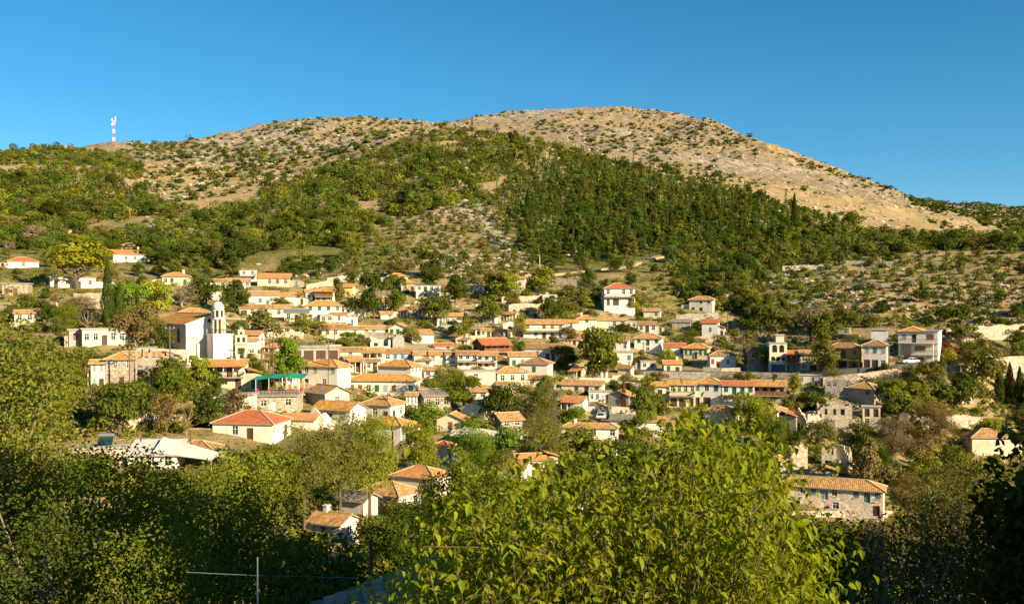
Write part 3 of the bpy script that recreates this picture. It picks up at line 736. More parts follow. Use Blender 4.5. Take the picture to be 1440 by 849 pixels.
    if 'v' in ex:                                           # vine pergola in front
        pd = 2.6; pz = 2.4; pm = MB()
        for k in range(4): a = -Wd/2+(Wd)*k/3; pm.box(a-.05, a+.05, -D/2-pd, -D/2-pd+.1, -3, pz); pm.bar((a, -D/2-pd, pz), (a, -D/2-.02, pz+.1), .07)
        link('pergola_frame', pm.mesh('pergola_frame', [POLEW]), rt)
        g = np.random.default_rng(int(u0)); n = 700; Pn = np.stack([(g.random(n)-.5)*(Wd+.6), -D/2-pd+g.random(n)*pd, pz+.12+.3*fbm(g.random(n)*9, g.random(n)*9)+.25*(g.random(n)-.4)], 1)
        V, Q = leafcloud(Pn, unitv(n, g)+np.array([0, -.3, .6]), .38, g, .8)
        link('vine', np_mesh('vine', V, Q, [FOL], np.repeat((np.array(OLV)*1.15)[None]*(.7+.6*g.random((n, 1))), 4, 0)), rt)
    if 'd' in ex:
        solar(rt, (Wd*.1, 0, h+.25))
    HOUSES.append(dict(u0=u0, u1=u1, ve=ve-(7 if rk in 'hge' else 2), vb=vb, d=y0, label=label, loc=(fx, yc, zb), W=Wd, D=D))
    return rt
def solar(parent, loc):
    sm = MB(); sm.poly([(-1,-.9,.1),(1,-.9,.1),(1,.6,1.1),(-1,.6,1.1)], 0); sm.poly([(-1,-.9,.04),(-1,.6,1.04),(1,.6,1.04),(1,-.9,.04)], 1)
    o = link('solar_panel', sm.mesh('solar_panel', [glassmat('solar', (.01, .03, .035)), FRAME_W]), parent, loc)
    tk = MB(); tk.tube([(-1.05, .75, 1.35), (1.05, .75, 1.35)], .28, 10); tk.poly([(-1.05, .75+.28*math.cos(k), 1.35+.28*math.sin(k)) for k in np.linspace(0, 6.283, 10, endpoint=False)]); tk.bar((-.8,.75,0),(-.8,.75,1.2),.06); tk.bar((.8,.75,0),(.8,.75,1.2),.06)
    link('water_tank', tk.mesh('water_tank', [metal('steel', (.6, .6, .58))]), o)
    return o
# ------------------------------------------------------------------ the houses, far left to right (photo extents in pixels)
H = house
# upper left slope
H(8,55,367,377,5,.7,'hr','w',1,'-n-','low white house with an orange-red roof, highest at the far left edge')
H(3,46,399,416,-12,.8,'fk','s',1,'BB-','stone shed with a flat slab roof and two brown wooden doors')
H(166,199,345,356,-35,.7,'ht','o',1,'--',"small hip-roofed house behind the long low wing on the left slope",side='nn')
H(153,208,357,369,14,.5,'sR','o',1,'-nny','long low pale house with orange lean-to roof on the wooded left slope',ex='c')
H(68,135,390,405,5,.5,'ft','o',1,'NnNn','pale house with dark openings under the broad yellow-green tree')
H(228,268,388,402,-8,.7,'hR','c',1,'ng-G','cream and red house with a bright orange hip roof above the church',ex='c')
H(112,178,463,486,6,.6,'fk','o',1,'nnNnn','flat-roofed white house with a row of dark openings left of the church')
H(97,116,464,486,0,.9,'fk','G',1,'b','small grey flat-roofed block at the left end of the row of openings')
H(288,318,396,405,0,.7,'gb','w',1,'nwn','white house under a brown tile roof, left of a joined pair high up')
H(318,352,396,405,0,.7,'gt','w',1,'nwnn','white house under a tan tile roof, right of a joined pair high up')
H(337,361,380,396,0,.8,'fo','w',2,'tt/nn','white two storey block with a pale blue balcony at the top of the village',ex='b')
H(362,411,390,403,-8,.6,'gR','g',1,'-nbn','beige house with an orange-tan roof right of the two storey block')
H(286,312,411,421,0,.6,'fk','o',1,'n-n','low pale outhouse behind trees above the church')
H(245,302,441,452,-6,.7,'ht','o',1,'---','tan hip-roofed house rising directly behind the church nave')
# around the church
H(342,372,470,490,-20,.9,'gR','w',2,'n-/-n','white house with a bright orange roof right of the bell gable',side='n')
H(346,362,478,500,0,.9,'gt','w',2,'-/n','narrow white annex between the bell gable and the tall poles')
H(287,350,513,547,-10,.55,'gR','c',2,'BnB-/nnN','cream two storey house with a terracotta roof and long balcony below the church',ex='bpc')
H(128,150,510,547,-8,.8,'gt','w',2,'yy/yN','white corner house with pale shutters by the big left tree')
H(148,192,504,547,-10,1.1,'ho','s',2,'ynyn/--N-','stone two storey house with an ochre roof left of the bare concrete frame')
H(172,232,500,515,-6,.5,'gt','s',1,'--','low stone house with a tan roof below the church forecourt wall')
# rows above the centre-left
H(350,392,414,432,0,.6,'gt','w',1,'-tT-','white house with long tan roof and one blue-green window above the church tower')
H(378,416,416,428,0,.6,'gR','w',1,'-n-','low white house with an orange roof end by the round tree')
H(337,372,433,446,0,.7,'gb','o',1,'XnX','old pale house with a brown roof and dark open porch')
H(376,408,433,447,0,.7,'gt','w',1,'-nB','white house with a tan roof and a brown door above the bushy garden')
H(400,434,439,453,0,.7,'gs','o',1,'nNN','pale house with a slate-grey sheet roof and two dark doors')
H(428,446,410,424,8,.9,'gt','w',1,'nN','small white wing at the left of the glazed-balcony house')
H(443,472,409,425,-8,.8,'ho','w',2,'ddd/nnn','white house with an ochre roof and enclosed wooden balcony',ex='w')
H(474,500,403,418,-15,.7,'go','y',1,'w-','orange-yellow house with white window frames beneath the long stone wall',side='nn')
H(430,481,429,451,0,.6,'ho','w',2,'gggt/gttn','broad white two storey house with an ochre roof and green shutters',ex='')
H(450,468,443,454,0,.6,'fk','g',1,'nn','flat-roofed porch block on the front of the broad white house')
H(466,487,442,455,0,.6,'gb','o',1,'-n-','small pale annex with a low brown roof beside the slate-hipped house')
H(484,515,433,445,0,.8,'hs','w',1,'yy-','white house with a blue-grey hip roof')
H(487,503,446,458,0,.9,'fk','w',1,'-U-','low white block with a blue door below the blue-grey hip roof')
H(433,488,462,475,0,.5,'gb','o',1,'nNbn-','long pale house with brown roof and porch posts, left end of the middle row',ex='')
H(486,512,462,475,0,.6,'gb','c',1,'-n-','cream house with one small window, second in the middle row')
H(510,541,462,475,0,.6,'gt','o',1,'rn-','off-white house with reddish shutters, third in the middle row')
H(546,579,461,473,-18,.7,'et','w',1,'ggg','white gabled house with three green shutters at the right of the middle row')
H(574,610,470,484,14,.7,'st','w',1,'-n--','white shed with a sloping stone-tan roof, right of the green-shuttered gable')
H(545,573,388,398,0,.7,'ho','w',1,'-n','white house with an ochre roof, upper of two beside the dark trees')
H(564,585,397,412,0,.8,'ho','s',1,'nN','stone house with an ochre roof, lower of two beside the dark trees')
H(585,620,401,420,0,.6,'fs','o',2,'nNnn/-O-N','roofless-looking pale two storey house with an orange door')
H(612,636,486,493,0,.7,'gr','w',1,'-n','tiny white hut with a bright red roof')
H(408,477,488,508,0,.5,'fk','k',1,'XXXX','unfinished concrete building with brick infill panels')
H(460,479,486,512,0,.6,'fk','B',1,'N-','orange brick stair tower at the end of the unfinished building')
H(477,508,493,507,0,.7,'gb','w',1,'-n-','white house with a red-brown roof next to the brick stair tower')
H(504,540,494,508,8,.7,'gt','w',1,'nnn','white house with grey-tan roof and covered terrace in the upper roof row',ex='p')
H(540,582,496,509,0,.6,'gb','w',1,'nuun','white house with blue shutters under a long brown roof')
H(582,611,498,512,0,.7,'gt','w',1,'-n-','plain white house with a tan roof beside the red-brown roofed one')
H(604,632,498,513,0,.7,'gR','w',1,'n-o','white house with a reddish roof in the joined row')
H(627,646,498,514,0,.8,'gb','w',2,'o/n','narrow white house with orange shutters in the joined row')
H(643,672,498,518,0,.7,'gb','w',2,'nnn/oo-','white two storey house with brown roof and railed balcony, joined row',ex='b')
H(670,699,499,519,0,.7,'gt','w',2,'ggn/rrr','white two storey house with tan roof and red doors below, end of joined row',ex='b')
# the lower centre
H(424,494,515,547,-32,.62,'ho','w',2,'ny-y/N-n-','big hip-roofed two storey house with rows of tall pale windows',side='yyyyy/-nnn-')
H(478,512,506,524,20,.9,'gt','o',1,'nX','house with a long tan roof sloping past the brick stair tower',ex='p')
H(531,594,515,542,-30,.6,'ho','w',2,'---/--n',"white hip-roofed house with blank left wall in the centre",side='nnn/nNn',ex='')
H(488,592,535,560,-14,.35,'ho','w',1,'bbngyb-t','long white house with many brown doors and an ochre roof in the centre',side='nn')
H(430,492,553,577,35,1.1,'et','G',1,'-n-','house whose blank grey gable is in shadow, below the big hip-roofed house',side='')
H(438,516,577,600,-35,.7,'go','o',1,'-N-','house with a bright ochre roof and crumbling left gable among bushes',side='n-')
H(505,570,569,594,-28,.9,'ht','o',1,'-nN',"old hip-roofed house with patchy tan tiles near the olive trees",side='Nn',ex='')
H(518,582,597,625,-30,.7,'ho','o',2,'-/-','house with a smooth orange roof peeping over the olive trees',side='n/N')
H(584,634,556,578,20,.9,'gg','s',1,'nnn','old stone house with a grey roof beside the round bush')
H(571,588,555,573,-5,.8,'gt','w',1,'nnn','narrow whitish house with three small windows in the centre')
H(614,660,590,612,-15,.8,'eo','c',1,'-b-','cream house with brown shutters under a tan gable',side='-')
H(647,697,574,590,-22,.9,'et','w',1,'--','white-gabled house with a chimney above the vine garden',ex='c')
H(690,735,590,618,25,1.1,'gt','s',2,'nn/-n','stone house with a tan roof beside the orange brick house')
H(721,758,581,606,-18,.8,'gg','B',1,'nn','orange brick house with a grey roof and red chimney pot',ex='c',side='n')
H(788,870,601,618,-6,.28,'ht','w',1,'--nn-n','long low white house with a tan hip roof and a small chimney',ex='C')
H(858,898,590,604,-14,.7,'gg','b',1,'---','house with a pale grey roof behind the long low white house')
H(897,937,592,606,0,.6,'gt','o',1,'--n','house with a tan roof to the right of the pale grey roof')
H(789,851,541,556,-12,.4,'gt','c',1,'-gNg','cream house with green shutters and a long brown roof',ex='')
H(792,827,563,580,-18,.8,'gR','w',1,'n-','white house with an orange roof and open porch',ex='p')
H(828,860,551,566,0,.6,'fk','b',1,'nu-u','low bluish-white flat-roofed house behind the yard')
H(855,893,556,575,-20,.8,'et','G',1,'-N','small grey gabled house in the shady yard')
H(609,639,626,650,-30,.8,'hr','w',1,'-W-','tiny white house with a bright red pyramid roof and pale door',side='b',ex='')
# upper middle
H(724,740,391,408,-10,.8,'gR','o',1,'n','small white house with an orange roof right of the trees under the woods')
H(660,679,402,412,0,.6,'fg','b',1,'n-n','low bluish-white house with a flat grey roof')
H(625,650,444,460,0,.7,'gt','o',1,'nn-','weathered pale house with a tan roof between the round trees')
H(764,782,418,427,0,.7,'sw','w',1,'--','plain white shed wall on the terraces')
H(736,794,455,476,0,.45,'gt','w',2,'o-boo/-uNnU','white two storey house with orange shutters and blue doors',ex='b')
H(793,813,453,466,0,.8,'go','w',1,'-n-','narrow white house with an ochre roof left of the taller ochre-roofed house')
H(811,839,448,466,0,.8,'ho','w',2,'-n-/--n','white house with a yellow-ochre hip roof and chimney',ex='C')
H(838,859,450,461,0,.7,'gt','c',1,'--','cream house with a dull tan roof in the upper row')
H(858,881,450,463,0,.7,'gt','c',1,'nn','cream house with two square windows in the upper row')
H(880,895,452,463,0,.8,'fk','o',1,'nn','small flat-roofed white block at the end of the upper row')
H(845,893,405,442,8,.8,'hr','w',3,'n-nn/DX-X/----','tall three storey house with a red hip roof',ex='b',side='n/-/')
H(897,923,456,468,0,.7,'gb','b',1,'nNn','low bluish-white house with a red-brown roof')
H(892,933,475,497,-8,.7,'ht','w',2,'gGg/-n-','white two storey house with a tan hip roof and green shutters')
H(858,886,479,495,-10,.8,'gt','w',1,'t-n','white house with one wide green window beside the big central tree')
H(868,890,495,512,0,.7,'fk','w',1,'-t','flat-roofed white block below the wide green window')
H(665,718,484,506,22,.9,'gr','W',2,'dnd/n-n','red-brown wooden cabin with a railed loft',ex='w')
H(735,792,489,508,-6,.45,'gb','b',1,'nNn-NGn','long bluish-white house under a brown and grey roof')
H(713,753,500,521,10,.6,'gt','w',1,'ggg','white house with three pale green shutters',side='n')
H(731,778,511,530,-14,.8,'hb','w',1,'-g-','white house with a red-brown hip roof and one dark green shutter',side='n')
H(690,742,523,542,18,.7,'ht','o',1,'nnn','off-white house with a brown hip roof and small windows',side='nn')
H(652,697,522,540,0,.5,'fk','o',1,'-n--','flat-roofed whitewashed house with a parapet')
H(645,677,534,552,-12,.8,'hb','c',1,'nn','small cream house with a tan-brown hip roof right of the tall round trees')
H(786,808,496,512,0,.8,'gb','o',1,'--','house with a dark brown roof tucked against the big central tree')
# right, along the road
H(969,1007,421,440,-12,.7,'ht','o',2,'-nn/NN-','pale stone two storey house with tan hip roof in the shaded upper right')
H(987,1012,453,474,-6,.8,'gr','b',1,'-n-','bluish house with a red roof among the shaded trees')
H(934,964,487,502,0,.7,'gr','w',1,'n-n','white house with a red tile roof, left half of a pair above the road',ex='b')
H(961,999,489,505,-8,.8,'ho','c',1,'ggGgg','cream house with an ochre hip roof and green door, right half of a pair')
H(994,1035,499,519,10,.7,'hb','b',1,'rR-nw','bluish house with brown-red roof, red door and an outside stair',ex='')
H(901,922,508,520,0,.6,'fk','w',1,'nr','low white roadside building with a red panel')
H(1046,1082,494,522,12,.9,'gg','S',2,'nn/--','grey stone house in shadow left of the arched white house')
H(1125,1162,497,523,0,.6,'gt','o',2,'-nn/nXX','shadowed house with a tan roof behind the roadside tree')
H(1163,1213,488,520,-8,.6,'hb','O',2,'nBn/XXn','orange-cream house with a brown hip roof and vine porch',ex='v')
H(1213,1249,485,520,-4,.8,'hb','w',2,'yty/XXn','square white house with a red-brown pyramid roof over a grey garage')
H(1225,1249,464,480,0,.7,'fk','b',1,'--','plain blue-grey shed behind the square white house')
# right, below the road
H(911,945,542,560,0,.6,'ho','w',1,'nNn','white house with an ochre roof, leftmost below the road')
H(941,978,540,572,0,.5,'go','c',2,'nnnn/XXN','cream house with a balcony and long ochre roof below the road',ex='b')
H(974,1019,539,572,-10,.8,'ho','w',2,'tng/NX-','white house with hipped ochre roof and green shutters below the road',ex='')
H(1015,1061,541,572,0,.5,'gr','b',2,'gGGg/-NN','white house with a red roof, green doors and vine canopy',ex='v')
H(1058,1105,541,570,0,.6,'gt','s',2,'dddd/-Nt-','stone house with a wooden verandah under a tan roof',ex='w')
H(1123,1155,528,541,0,.5,'fk','o',1,'n-n-','low flat-roofed pale house tucked under the road wall')
H(991,1040,578,600,-14,.7,'ht','o',1,'-n',"tan hip-roofed house half hidden behind the bright leafy tree tops")
H(1038,1106,577,600,-18,.7,'ht','w',1,'--n',"white house with a wide tan hip roof left of the ruins",side='n')
H(1160,1195,536,560,0,.7,'nk','S',2,'nn-n/n-nn','roofless grey stone house with empty windows')
H(1192,1244,546,576,-24,.9,'ht','s',2,'-g/--','two storey stone house with a tan roof and green shutters',side='gn/Nn')
H(1213,1238,572,600,0,.6,'fk','c',2,'NN/n-','small concrete two storey frame house with dark openings')
H(1075,1107,648,668,-25,.9,'et','S',1,'n-','stone house with a sagging tan gable behind the leafy tree')
H(1091,1245,686,722,-5,.32,'ht','l',2,'n-ntYn-tTt/-N--n--N','long two storey stone house with a tan hip roof in the lower right')
H(1113,1161,668,676,0,.6,'ht','s',1,'--','brown hip roof of the rear wing behind the long stone house')
H(1349,1423,615,642,22,.8,'ht','c',2,'www/---','cream house with white shutters at the far right edge',side='-n/-')
# lower left and front
H(298,412,596,622,-24,.75,'hr','w',1,'-nN-',"large low white house with a weathered red hip roof",side='nn-N-',ex='')
H(395,452,590,604,-20,.6,'gR','w',1,'--','extension with a smooth orange roof behind the large red hip roof')
H(244,312,632,650,-18,.8,'hb','s',1,'--','low house with a rough brown tile roof behind the white sheet canopy')
H(100,182,632,658,-10,.5,'fk','g',1,'-n-','flat concrete-roofed house with a solar water heater',ex='d')
H(178,262,640,664,-16,.7,'sw','w',1,'-nn','white house with pale sheet roofs in the left foreground')
H(432,508,738,768,-38,.9,'gt','o',1,'-n-','near house with a plain tan roof crossed by leaf shadow',side='n',ex='C')
H(472,532,704,738,-34,.8,'gg','o',1,'--','near shed with a grey sheet roof between two tiled roofs',side='-')
H(500,594,697,728,-34,.8,'ht','w',1,'--n','near white house with an uneven golden tile roof',side='nn')
H(549,635,672,702,-30,.7,'hR','o',1,'--','near house with a rusty orange roof striped by shadow',side='n-')
H(700,748,656,686,-20,.8,'gt','w',1,'-n','white house with tan and red tiles half hidden behind leaves',side='n')
H(722,768,646,660,10,.7,'gR','g',1,'-','small shed with orange-red tiles showing through the leaves')
H(834,872,626,640,-12,.8,'ht','o',1,'-','little tan-roofed hut showing over the leafy tree')
H(768,812,690,716,-24,.8,'gg','b',1,'-','grey-roofed house just visible through the centre leaves')
H(586,610,506,516,-16,.8,'ht','o',1,'-n','small tan hip-roofed house tucked in front of the joined row')
H(699,723,540,548,0,.6,'gb','o',1,'--','low brown roof below the off-white hip-roofed house')
H(514,534,508,522,-10,.8,'gb','b',1,'nN','shadowed house with a dark doorway between the long tan roof and blank-walled house')
H(560,584,513,524,-8,.7,'gt','w',1,'-n','little white house behind the blank-walled hip roof')
H(596,622,520,532,-10,.7,'gt','w',1,'nn','white house with a tan roof in the gap right of the blank-walled hip roof')
H(618,640,528,540,8,.7,'gR','o',1,'-n','small house with a smooth orange-tan roof right of the long white house')
H(660,688,550,562,-10,.7,'gt','o',1,'nn','old house with a tan roof among trees below the cream hip-roofed one')
H(742,768,532,545,-12,.7,'gt','o',1,'n-','off-white house with a tan roof below the dark-green-shuttered house')
H(396,424,460,470,0,.6,'gt','o',1,'nn','low white house with a tan roof above the light green garden tree')
H(350,372,455,464,0,.7,'gt','o',1,'n-','low pale house behind the bell gable with a tan roof')
H(520,545,425,436,-6,.7,'gt','o',1,'nn','pale house half hidden in the dark pair of trees')
H(905,930,437,448,-6,.7,'gt','o',1,'-n','old house with a tan roof right of the upper row')
H(945,972,452,463,-4,.6,'gg','S',1,'--','grey stone barn in the shade above the pair of roofs')
H(1030,1056,455,466,-6,.7,'gt','S',1,'n-','stone house in the shade behind the road trees')
H(1170,1196,462,472,-4,.7,'fk','G',1,'-n','grey flat-roofed shed in the bushes above the road')
H(1255,1280,575,590,-10,.8,'gt','s',1,'n-','little stone house among bushes right of the two storey stone house')
H(1335,1362,545,558,-6,.7,'fk','G',1,'NN','dark open-fronted shed below the roadside wall')
H(930,958,596,610,-12,.7,'gt','o',1,'n-','tan-roofed house beneath the leftmost houses below the road')
H(440,470,610,628,-25,.8,'ho','o',1,'-n','house with an ochre roof peeping out left of the olive cluster',side='n')
H(740,770,612,628,-20,.8,'ht','o',1,'nn','weathered tan-roofed house left of the long low white house',side='n')
H(660,690,655,672,-25,.8,'gt','w',1,'-n','tan-roofed house seen through the feathery bright tree',side='n')
H(20,52,440,455,-8,.7,'gR','o',1,'nn','small orange-roofed house behind the tall left-edge tree')
# more small houses standing wherever the rows leave room
def short(l, n=7):
    w = l.replace(',', '').split()[:n]
    while w[-1] in ('a', 'an', 'the', 'with', 'of', 'and', 'in', 'on', 'at', 'below', 'beside', 'above', 'to', 'by', 'its', 'from', 'just', 'between', 'right', 'left', 'near', 'under', 'behind', 'over', 'one', 'two', 'three', 'before', 'half', 'whose', 'that'): w.pop()
    return ' '.join(w)
g = random.Random(91); k_ = 0; FZ = [(395,430),(880,440),(1000,560),(960,610),(760,650),(520,640),(420,590),(360,470)]; UL = set()
for _ in range(4000):
    if k_ >= 30: break
    u = g.uniform(380, 980); v = g.uniform(440, 640)
    if not inpoly(u, v, FZ): continue
    w = g.uniform(19, 34)*(.75+.5*(v-430)/200); hh = w*g.uniform(.36, .6)
    if any(q['u0']-1 < u+w/2 and q['u1']+1 > u-w/2 and q['ve']-1 < v+1 and q['vb']-1 > v-hh-6 for q in HOUSES): continue
    n = min((q for q in HOUSES if len(q['label'].split()) > 4), key=lambda q: abs((q['u0']+q['u1'])/2-u)+1.4*abs(q['vb']-v))
    rel = ('below' if v > n['vb']+4 else 'above' if v < n['ve']-2 else 'left of' if u < n['u0'] else 'right of')
    rc, rn = g.choice((('t', 'tan'), ('t', 'tan'), ('o', 'ochre'), ('b', 'brown'), ('R', 'orange'))); wc, wn = g.choice((('w', 'white'), ('o', 'off-white'), ('c', 'cream'), ('s', 'stone')))
    lb = f'small {wn} {rn}-roofed house {rel} the {short(n["label"])}'
    if lb in UL: continue
    UL.add(lb); k_ += 1
    H(u-w/2, u+w/2, v-hh, v, g.uniform(-32, 20), g.uniform(.6, 1.0), g.choice('hgg')+rc, wc, 1 if hh < 17 else 2, g.choice(('-n', 'nNn', 'n-n', 'gN', 'n-b')), lb, side=g.choice(('', 'n', '-n')), ex=g.choice(('', '', 'c', 'p')))
# lean-to annexes where the side of a house is free
g = random.Random(12)
for q in list(HOUSES):
    if q['label'] == 'church' or q['vb']-q['ve'] < 12 or g.random() < .25: continue
    rt = next(o for o in bpy.data.objects if o.get('label') == q['label'] and o.parent is None)
    w = (q['u1']-q['u0'])*g.uniform(.28, .45)
    for sgn in ((1, -1) if g.random() < .6 else (-1, 1)):
        a0, a1 = (q['u1'], q['u1']+w) if sgn > 0 else (q['u0']-w, q['u0'])
        if any(k is not q and k['u0'] < a1 and k['u1'] > a0 and k['ve'] < q['vb'] and k['vb'] > q['ve'] for k in HOUSES): continue
        wm = q['W']*g.uniform(.28, .45); dm_ = q['D']*g.uniform(.5, .75); hm = min(2.9, (q['vb']-q['ve']-6)*q['d']/F*g.uniform(.6, .85)); hm = max(1.9, hm); yc = -q['D']/2+dm_/2+g.uniform(.1, 1.0)
        x0, x1 = (q['W']/2+.004, q['W']/2+wm) if sgn > 0 else (-q['W']/2-wm, -q['W']/2-.004)
        mb = MB(); dw = min(.9, wm*.4); xc = (x0+x1)/2
        panel(mb, lambda a, d, z: (a, yc-dm_/2+d, z), x0, x1, -5, hm, [(xc-dw/2, xc+dw/2, .02, min(1.95, hm-.2))])
        panel(mb, lambda a, d, z: (x1-d, yc+a, z), -dm_/2, dm_/2, -5, hm, []); panel(mb, lambda a, d, z: (x0+d, yc-a, z), -dm_/2, dm_/2, -5, hm, []); panel(mb, lambda a, d, z: (xc*2-a, yc+dm_/2-d, z), x0, x1, -5, hm, [])
        link('annex', mb.mesh('annex', [WALLC[g.choice('oogssc')]()]), rt)
        add_window(rt, (xc, yc-dm_/2, .02), 0, round(dw, 1), round(min(1.95, hm-.2), 1), g.choice('bntg'), 'door')
        rm = MB(); o_ = .3; zi = hm+.08+.30*wm; zo = hm+.08
        za, zb_ = (zi, zo-.1) if sgn > 0 else (zo-.1, zi); xa, xb = (x0, x1+o_) if sgn > 0 else (x0-o_, x1)
        c = [(xa, yc-dm_/2-o_, za), (xb, yc-dm_/2-o_, zb_), (xb, yc+dm_/2+o_, zb_), (xa, yc+dm_/2+o_, za)]; L = math.hypot(xb-xa, za-zb_)
        rm.poly(c, 0, [(0, L if sgn > 0 else 0), (0, 0 if sgn > 0 else L), (dm_, 0 if sgn > 0 else L), (dm_, L if sgn > 0 else 0)]); lo = [(x, y, z-.12) for x, y, z in c]; rm.poly(lo[::-1], 1)
        for i in range(4): j = (i+1) % 4; rm.poly([lo[i], lo[j], c[j], c[i]], 1)
        link('annex_roof', rm.mesh('annex_roof', [ROOFC[g.choice('otbRgt')](), FRAME_B]), rt)
        if sgn > 0: q['u1'] = a1
        else: q['u0'] = a0
        break
# ------------------------------------------------------------------ church, towers, special buildings
def frame_at(u, v, psi=0, dd=None, name='', label='', cat='', group=None, push=0):
    """an Empty on the ground at the photo point; its -y faces the viewer turned by psi; returns it and metres per photo pixel"""
    y = dd or hit(u, v, 70)[1]; m = y/F; th = math.atan((u-U0)/F)
    p = at(u, v, y); p.x += p.x/p.y*push; p.y += push
    return root(name, p, math.radians(psi)-th, label, cat, group), m
def arch_ops(a, w, b, spring, n=8):
    """an arched opening as vertical strips"""
    o = []
    for k in range(n):
        x0 = -w/2+w*k/n; x1 = x0+w/n; xm = (x0+x1)/2; o.append((a+x0, a+x1, b, spring+math.sqrt(max(0, (w/2)**2-xm**2))))
    return o
def arch_mesh(w, spring, n=10, y0=.0, y1=.05):
    mb = MB(); pts = [(-w/2, 0), (w/2, 0)]+[(w/2*math.cos(t), spring+w/2*math.sin(t)) for t in np.linspace(0, math.pi, n)]
    mb.poly([(a, y0, b) for a, b in pts]); mb.poly([(a, y1, b) for a, b in pts][::-1]); return mb
def arched_window(par, loc, rz, w, spring, mat=None, sur=True, name='window'):
    o = link(name, arch_mesh(w, spring, 12, -.05, .02).mesh(name, [mat or GLASS]), par, loc, rz)
    mb = MB(); pts = [(-w/2-.07, 0)]+[(-(w/2+.07)*math.cos(t), spring+(w/2+.07)*math.sin(t)) for t in np.linspace(0, math.pi, 12)]+[(w/2+.07, 0)]
    for a, b in zip(pts, pts[1:]): mb.bar((a[0], -.06, a[1]), (b[0], -.06, b[1]), .14, .1)
    if sur: link('surround', mb.mesh('surround', [WALLC['o']()]), o)
    return o
# --- church nave: gable to the right front, long side in shade
ch, m = frame_at(262, 503, 0, None, 'church', 'white church with a plain gable end and long tan tiled roof', 'church')
th0 = math.atan((262-U0)/F); ps = math.radians(22); ch.rotation_euler = (0, 0, ps-th0)
Wc, Dc, hc = 54*m/math.cos(ps), 20.0, 48*m; xr = Wc*.685
mb = MB(); rise = 13.5*m
panel(mb, lambda a, d, z: (a, d, z), 0, Wc, -5, hc, [(Wc*.62, Wc*.72, hc*.70, hc*.90)])
panel(mb, lambda a, d, z: (d, Dc-a, z), 0, Dc, -5, hc, [])
panel(mb, lambda a, d, z: (Wc-d, a, z), 0, Dc, -5, hc, []); panel(mb, lambda a, d, z: (Wc-a, Dc-d, z), 0, Wc, -5, hc, [])
mb.poly([(0, 0, hc), (Wc, 0, hc), (xr, 0, hc+rise)]); mb.poly([(Wc, Dc, hc), (0, Dc, hc), (xr, Dc, hc+rise)])
link('wall', mb.mesh('wall', [plaster('church white', (.84, .82, .77), .22)]), ch)
sk = MB(); sk.box(.02, Wc*.99, -.09, -.002, -5, hc*.62); link('stone_plinth', sk.mesh('stone_plinth', [plaster('pale render', (.66, .59, .49), .8)]), ch)
pl = MB(); pl.box(-.14, .35, -.16, .3, -5, hc-.15); link('corner_pilaster', pl.mesh('corner_pilaster', [WALLC['o']()]), ch)
rm = MB(); ov_ = .45; sL = rise/xr; sR = rise/(Wc-xr); e0, e1 = hc-ov_*sL+.06, hc-ov_*sR+.06; zr = hc+rise+.06
A_, B_ = (xr, -.4, zr), (xr, Dc+.4, zr)
for q_, m_ in (([(-ov_, Dc+.4, e0), (-ov_, -.4, e0), A_, B_], 0), ([(Wc+ov_, -.4, e1), (Wc+ov_, Dc+.4, e1), B_, A_], 0)):
    L_ = math.hypot(q_[2][0]-q_[1][0], q_[2][2]-q_[1][2]); rm.poly(q_, m_, [(0, 0), (Dc+.8, 0), (Dc+.8, L_), (0, L_)]); lo = [(x, y, z-.16) for x, y, z in q_]; rm.poly(lo[::-1], 1)
    for i in range(3): j = (i+1) % 4; rm.poly([lo[i], lo[j], q_[j], q_[i]], 1)
    rm.poly([lo[3], lo[0], q_[0], q_[3]], 1)
rm.bar(A_, B_, .3, .18, 2); link('roof', rm.mesh('roof', [ROOFC['o'](), FRAME_W, MORTAR]), ch)
add_window(ch, (Wc*.67, 0, hc*.70), 0, Wc*.10, hc*.20, 'd', 'window')
ov = MB(); ov.lathe([(.0, 0), (.45, 0), (.45, .1), (.0, .1)], 14); o = link('round_window', ov.mesh('round_window', [GLASS]), ch, (xr-.9, .03, hc*1.08)); o.rotation_euler = (math.radians(90), 0, 0)
for yy in (4.0, 13.0): arched_window(ch, (-.01, yy, hc*.42), -math.pi/2, 1.5, 2.4, FRAME_B)
arched_window(ch, (Wc*.60, -.12, hc*.22), 0, 1.7, 2.3, wood('church door', (.10, .055, .03)), True, 'door')
HOUSES.append(dict(u0=218, u1=316, ve=440, vb=505, d=hit(262, 503, 70)[1], label='church', loc=tuple(ch.location), W=Wc, D=Dc))
# --- bell tower: plastered base, open colonnade, octagonal lantern, dome and cross
bt, m = frame_at(313, 505, 16, ch.location.y+.2, 'bell_tower', 'white domed bell tower with an open colonnade above a plain square base', 'bell tower')
wb = 29*m/2; zb1 = 34*m; WH = plaster('church white', (.84, .82, .77), .22)
b = MB(); b.box(-wb, wb, 0, 2*wb, -5, zb1); b.box(-wb-.15, wb+.15, -.15, 2*wb+.15, zb1, zb1+.25); link('base', b.mesh('base', [WH]), bt)
wt_ = 20*m/2; cx0, cy0 = -3.0*m, wb*.85; zc = zb1+.25; z2 = 56*m
c = MB()
for k in range(8):
    a = k*math.pi/4+math.pi/8; c.lathe([(.30, zc), (.30, zc+.3), (.20, zc+.35), (.18, z2-.5), (.27, z2-.35), (.27, z2-.1)], 10, (cx0+wt_*.82*math.cos(a), cy0+wt_*.82*math.sin(a)))
link('colonnade', c.mesh('colonnade', [WALLC['o']()]), bt)
cr = MB(); cr.lathe([(wt_*.40, zc), (wt_*.40, z2-.1)], 8, (cx0, cy0)); link('shade_core', cr.mesh('shade_core', [plaster('tower core', (.34, .28, .21), .6)]), bt)  # darker tan drum puts the shade between the columns into its colour
rl = MB()
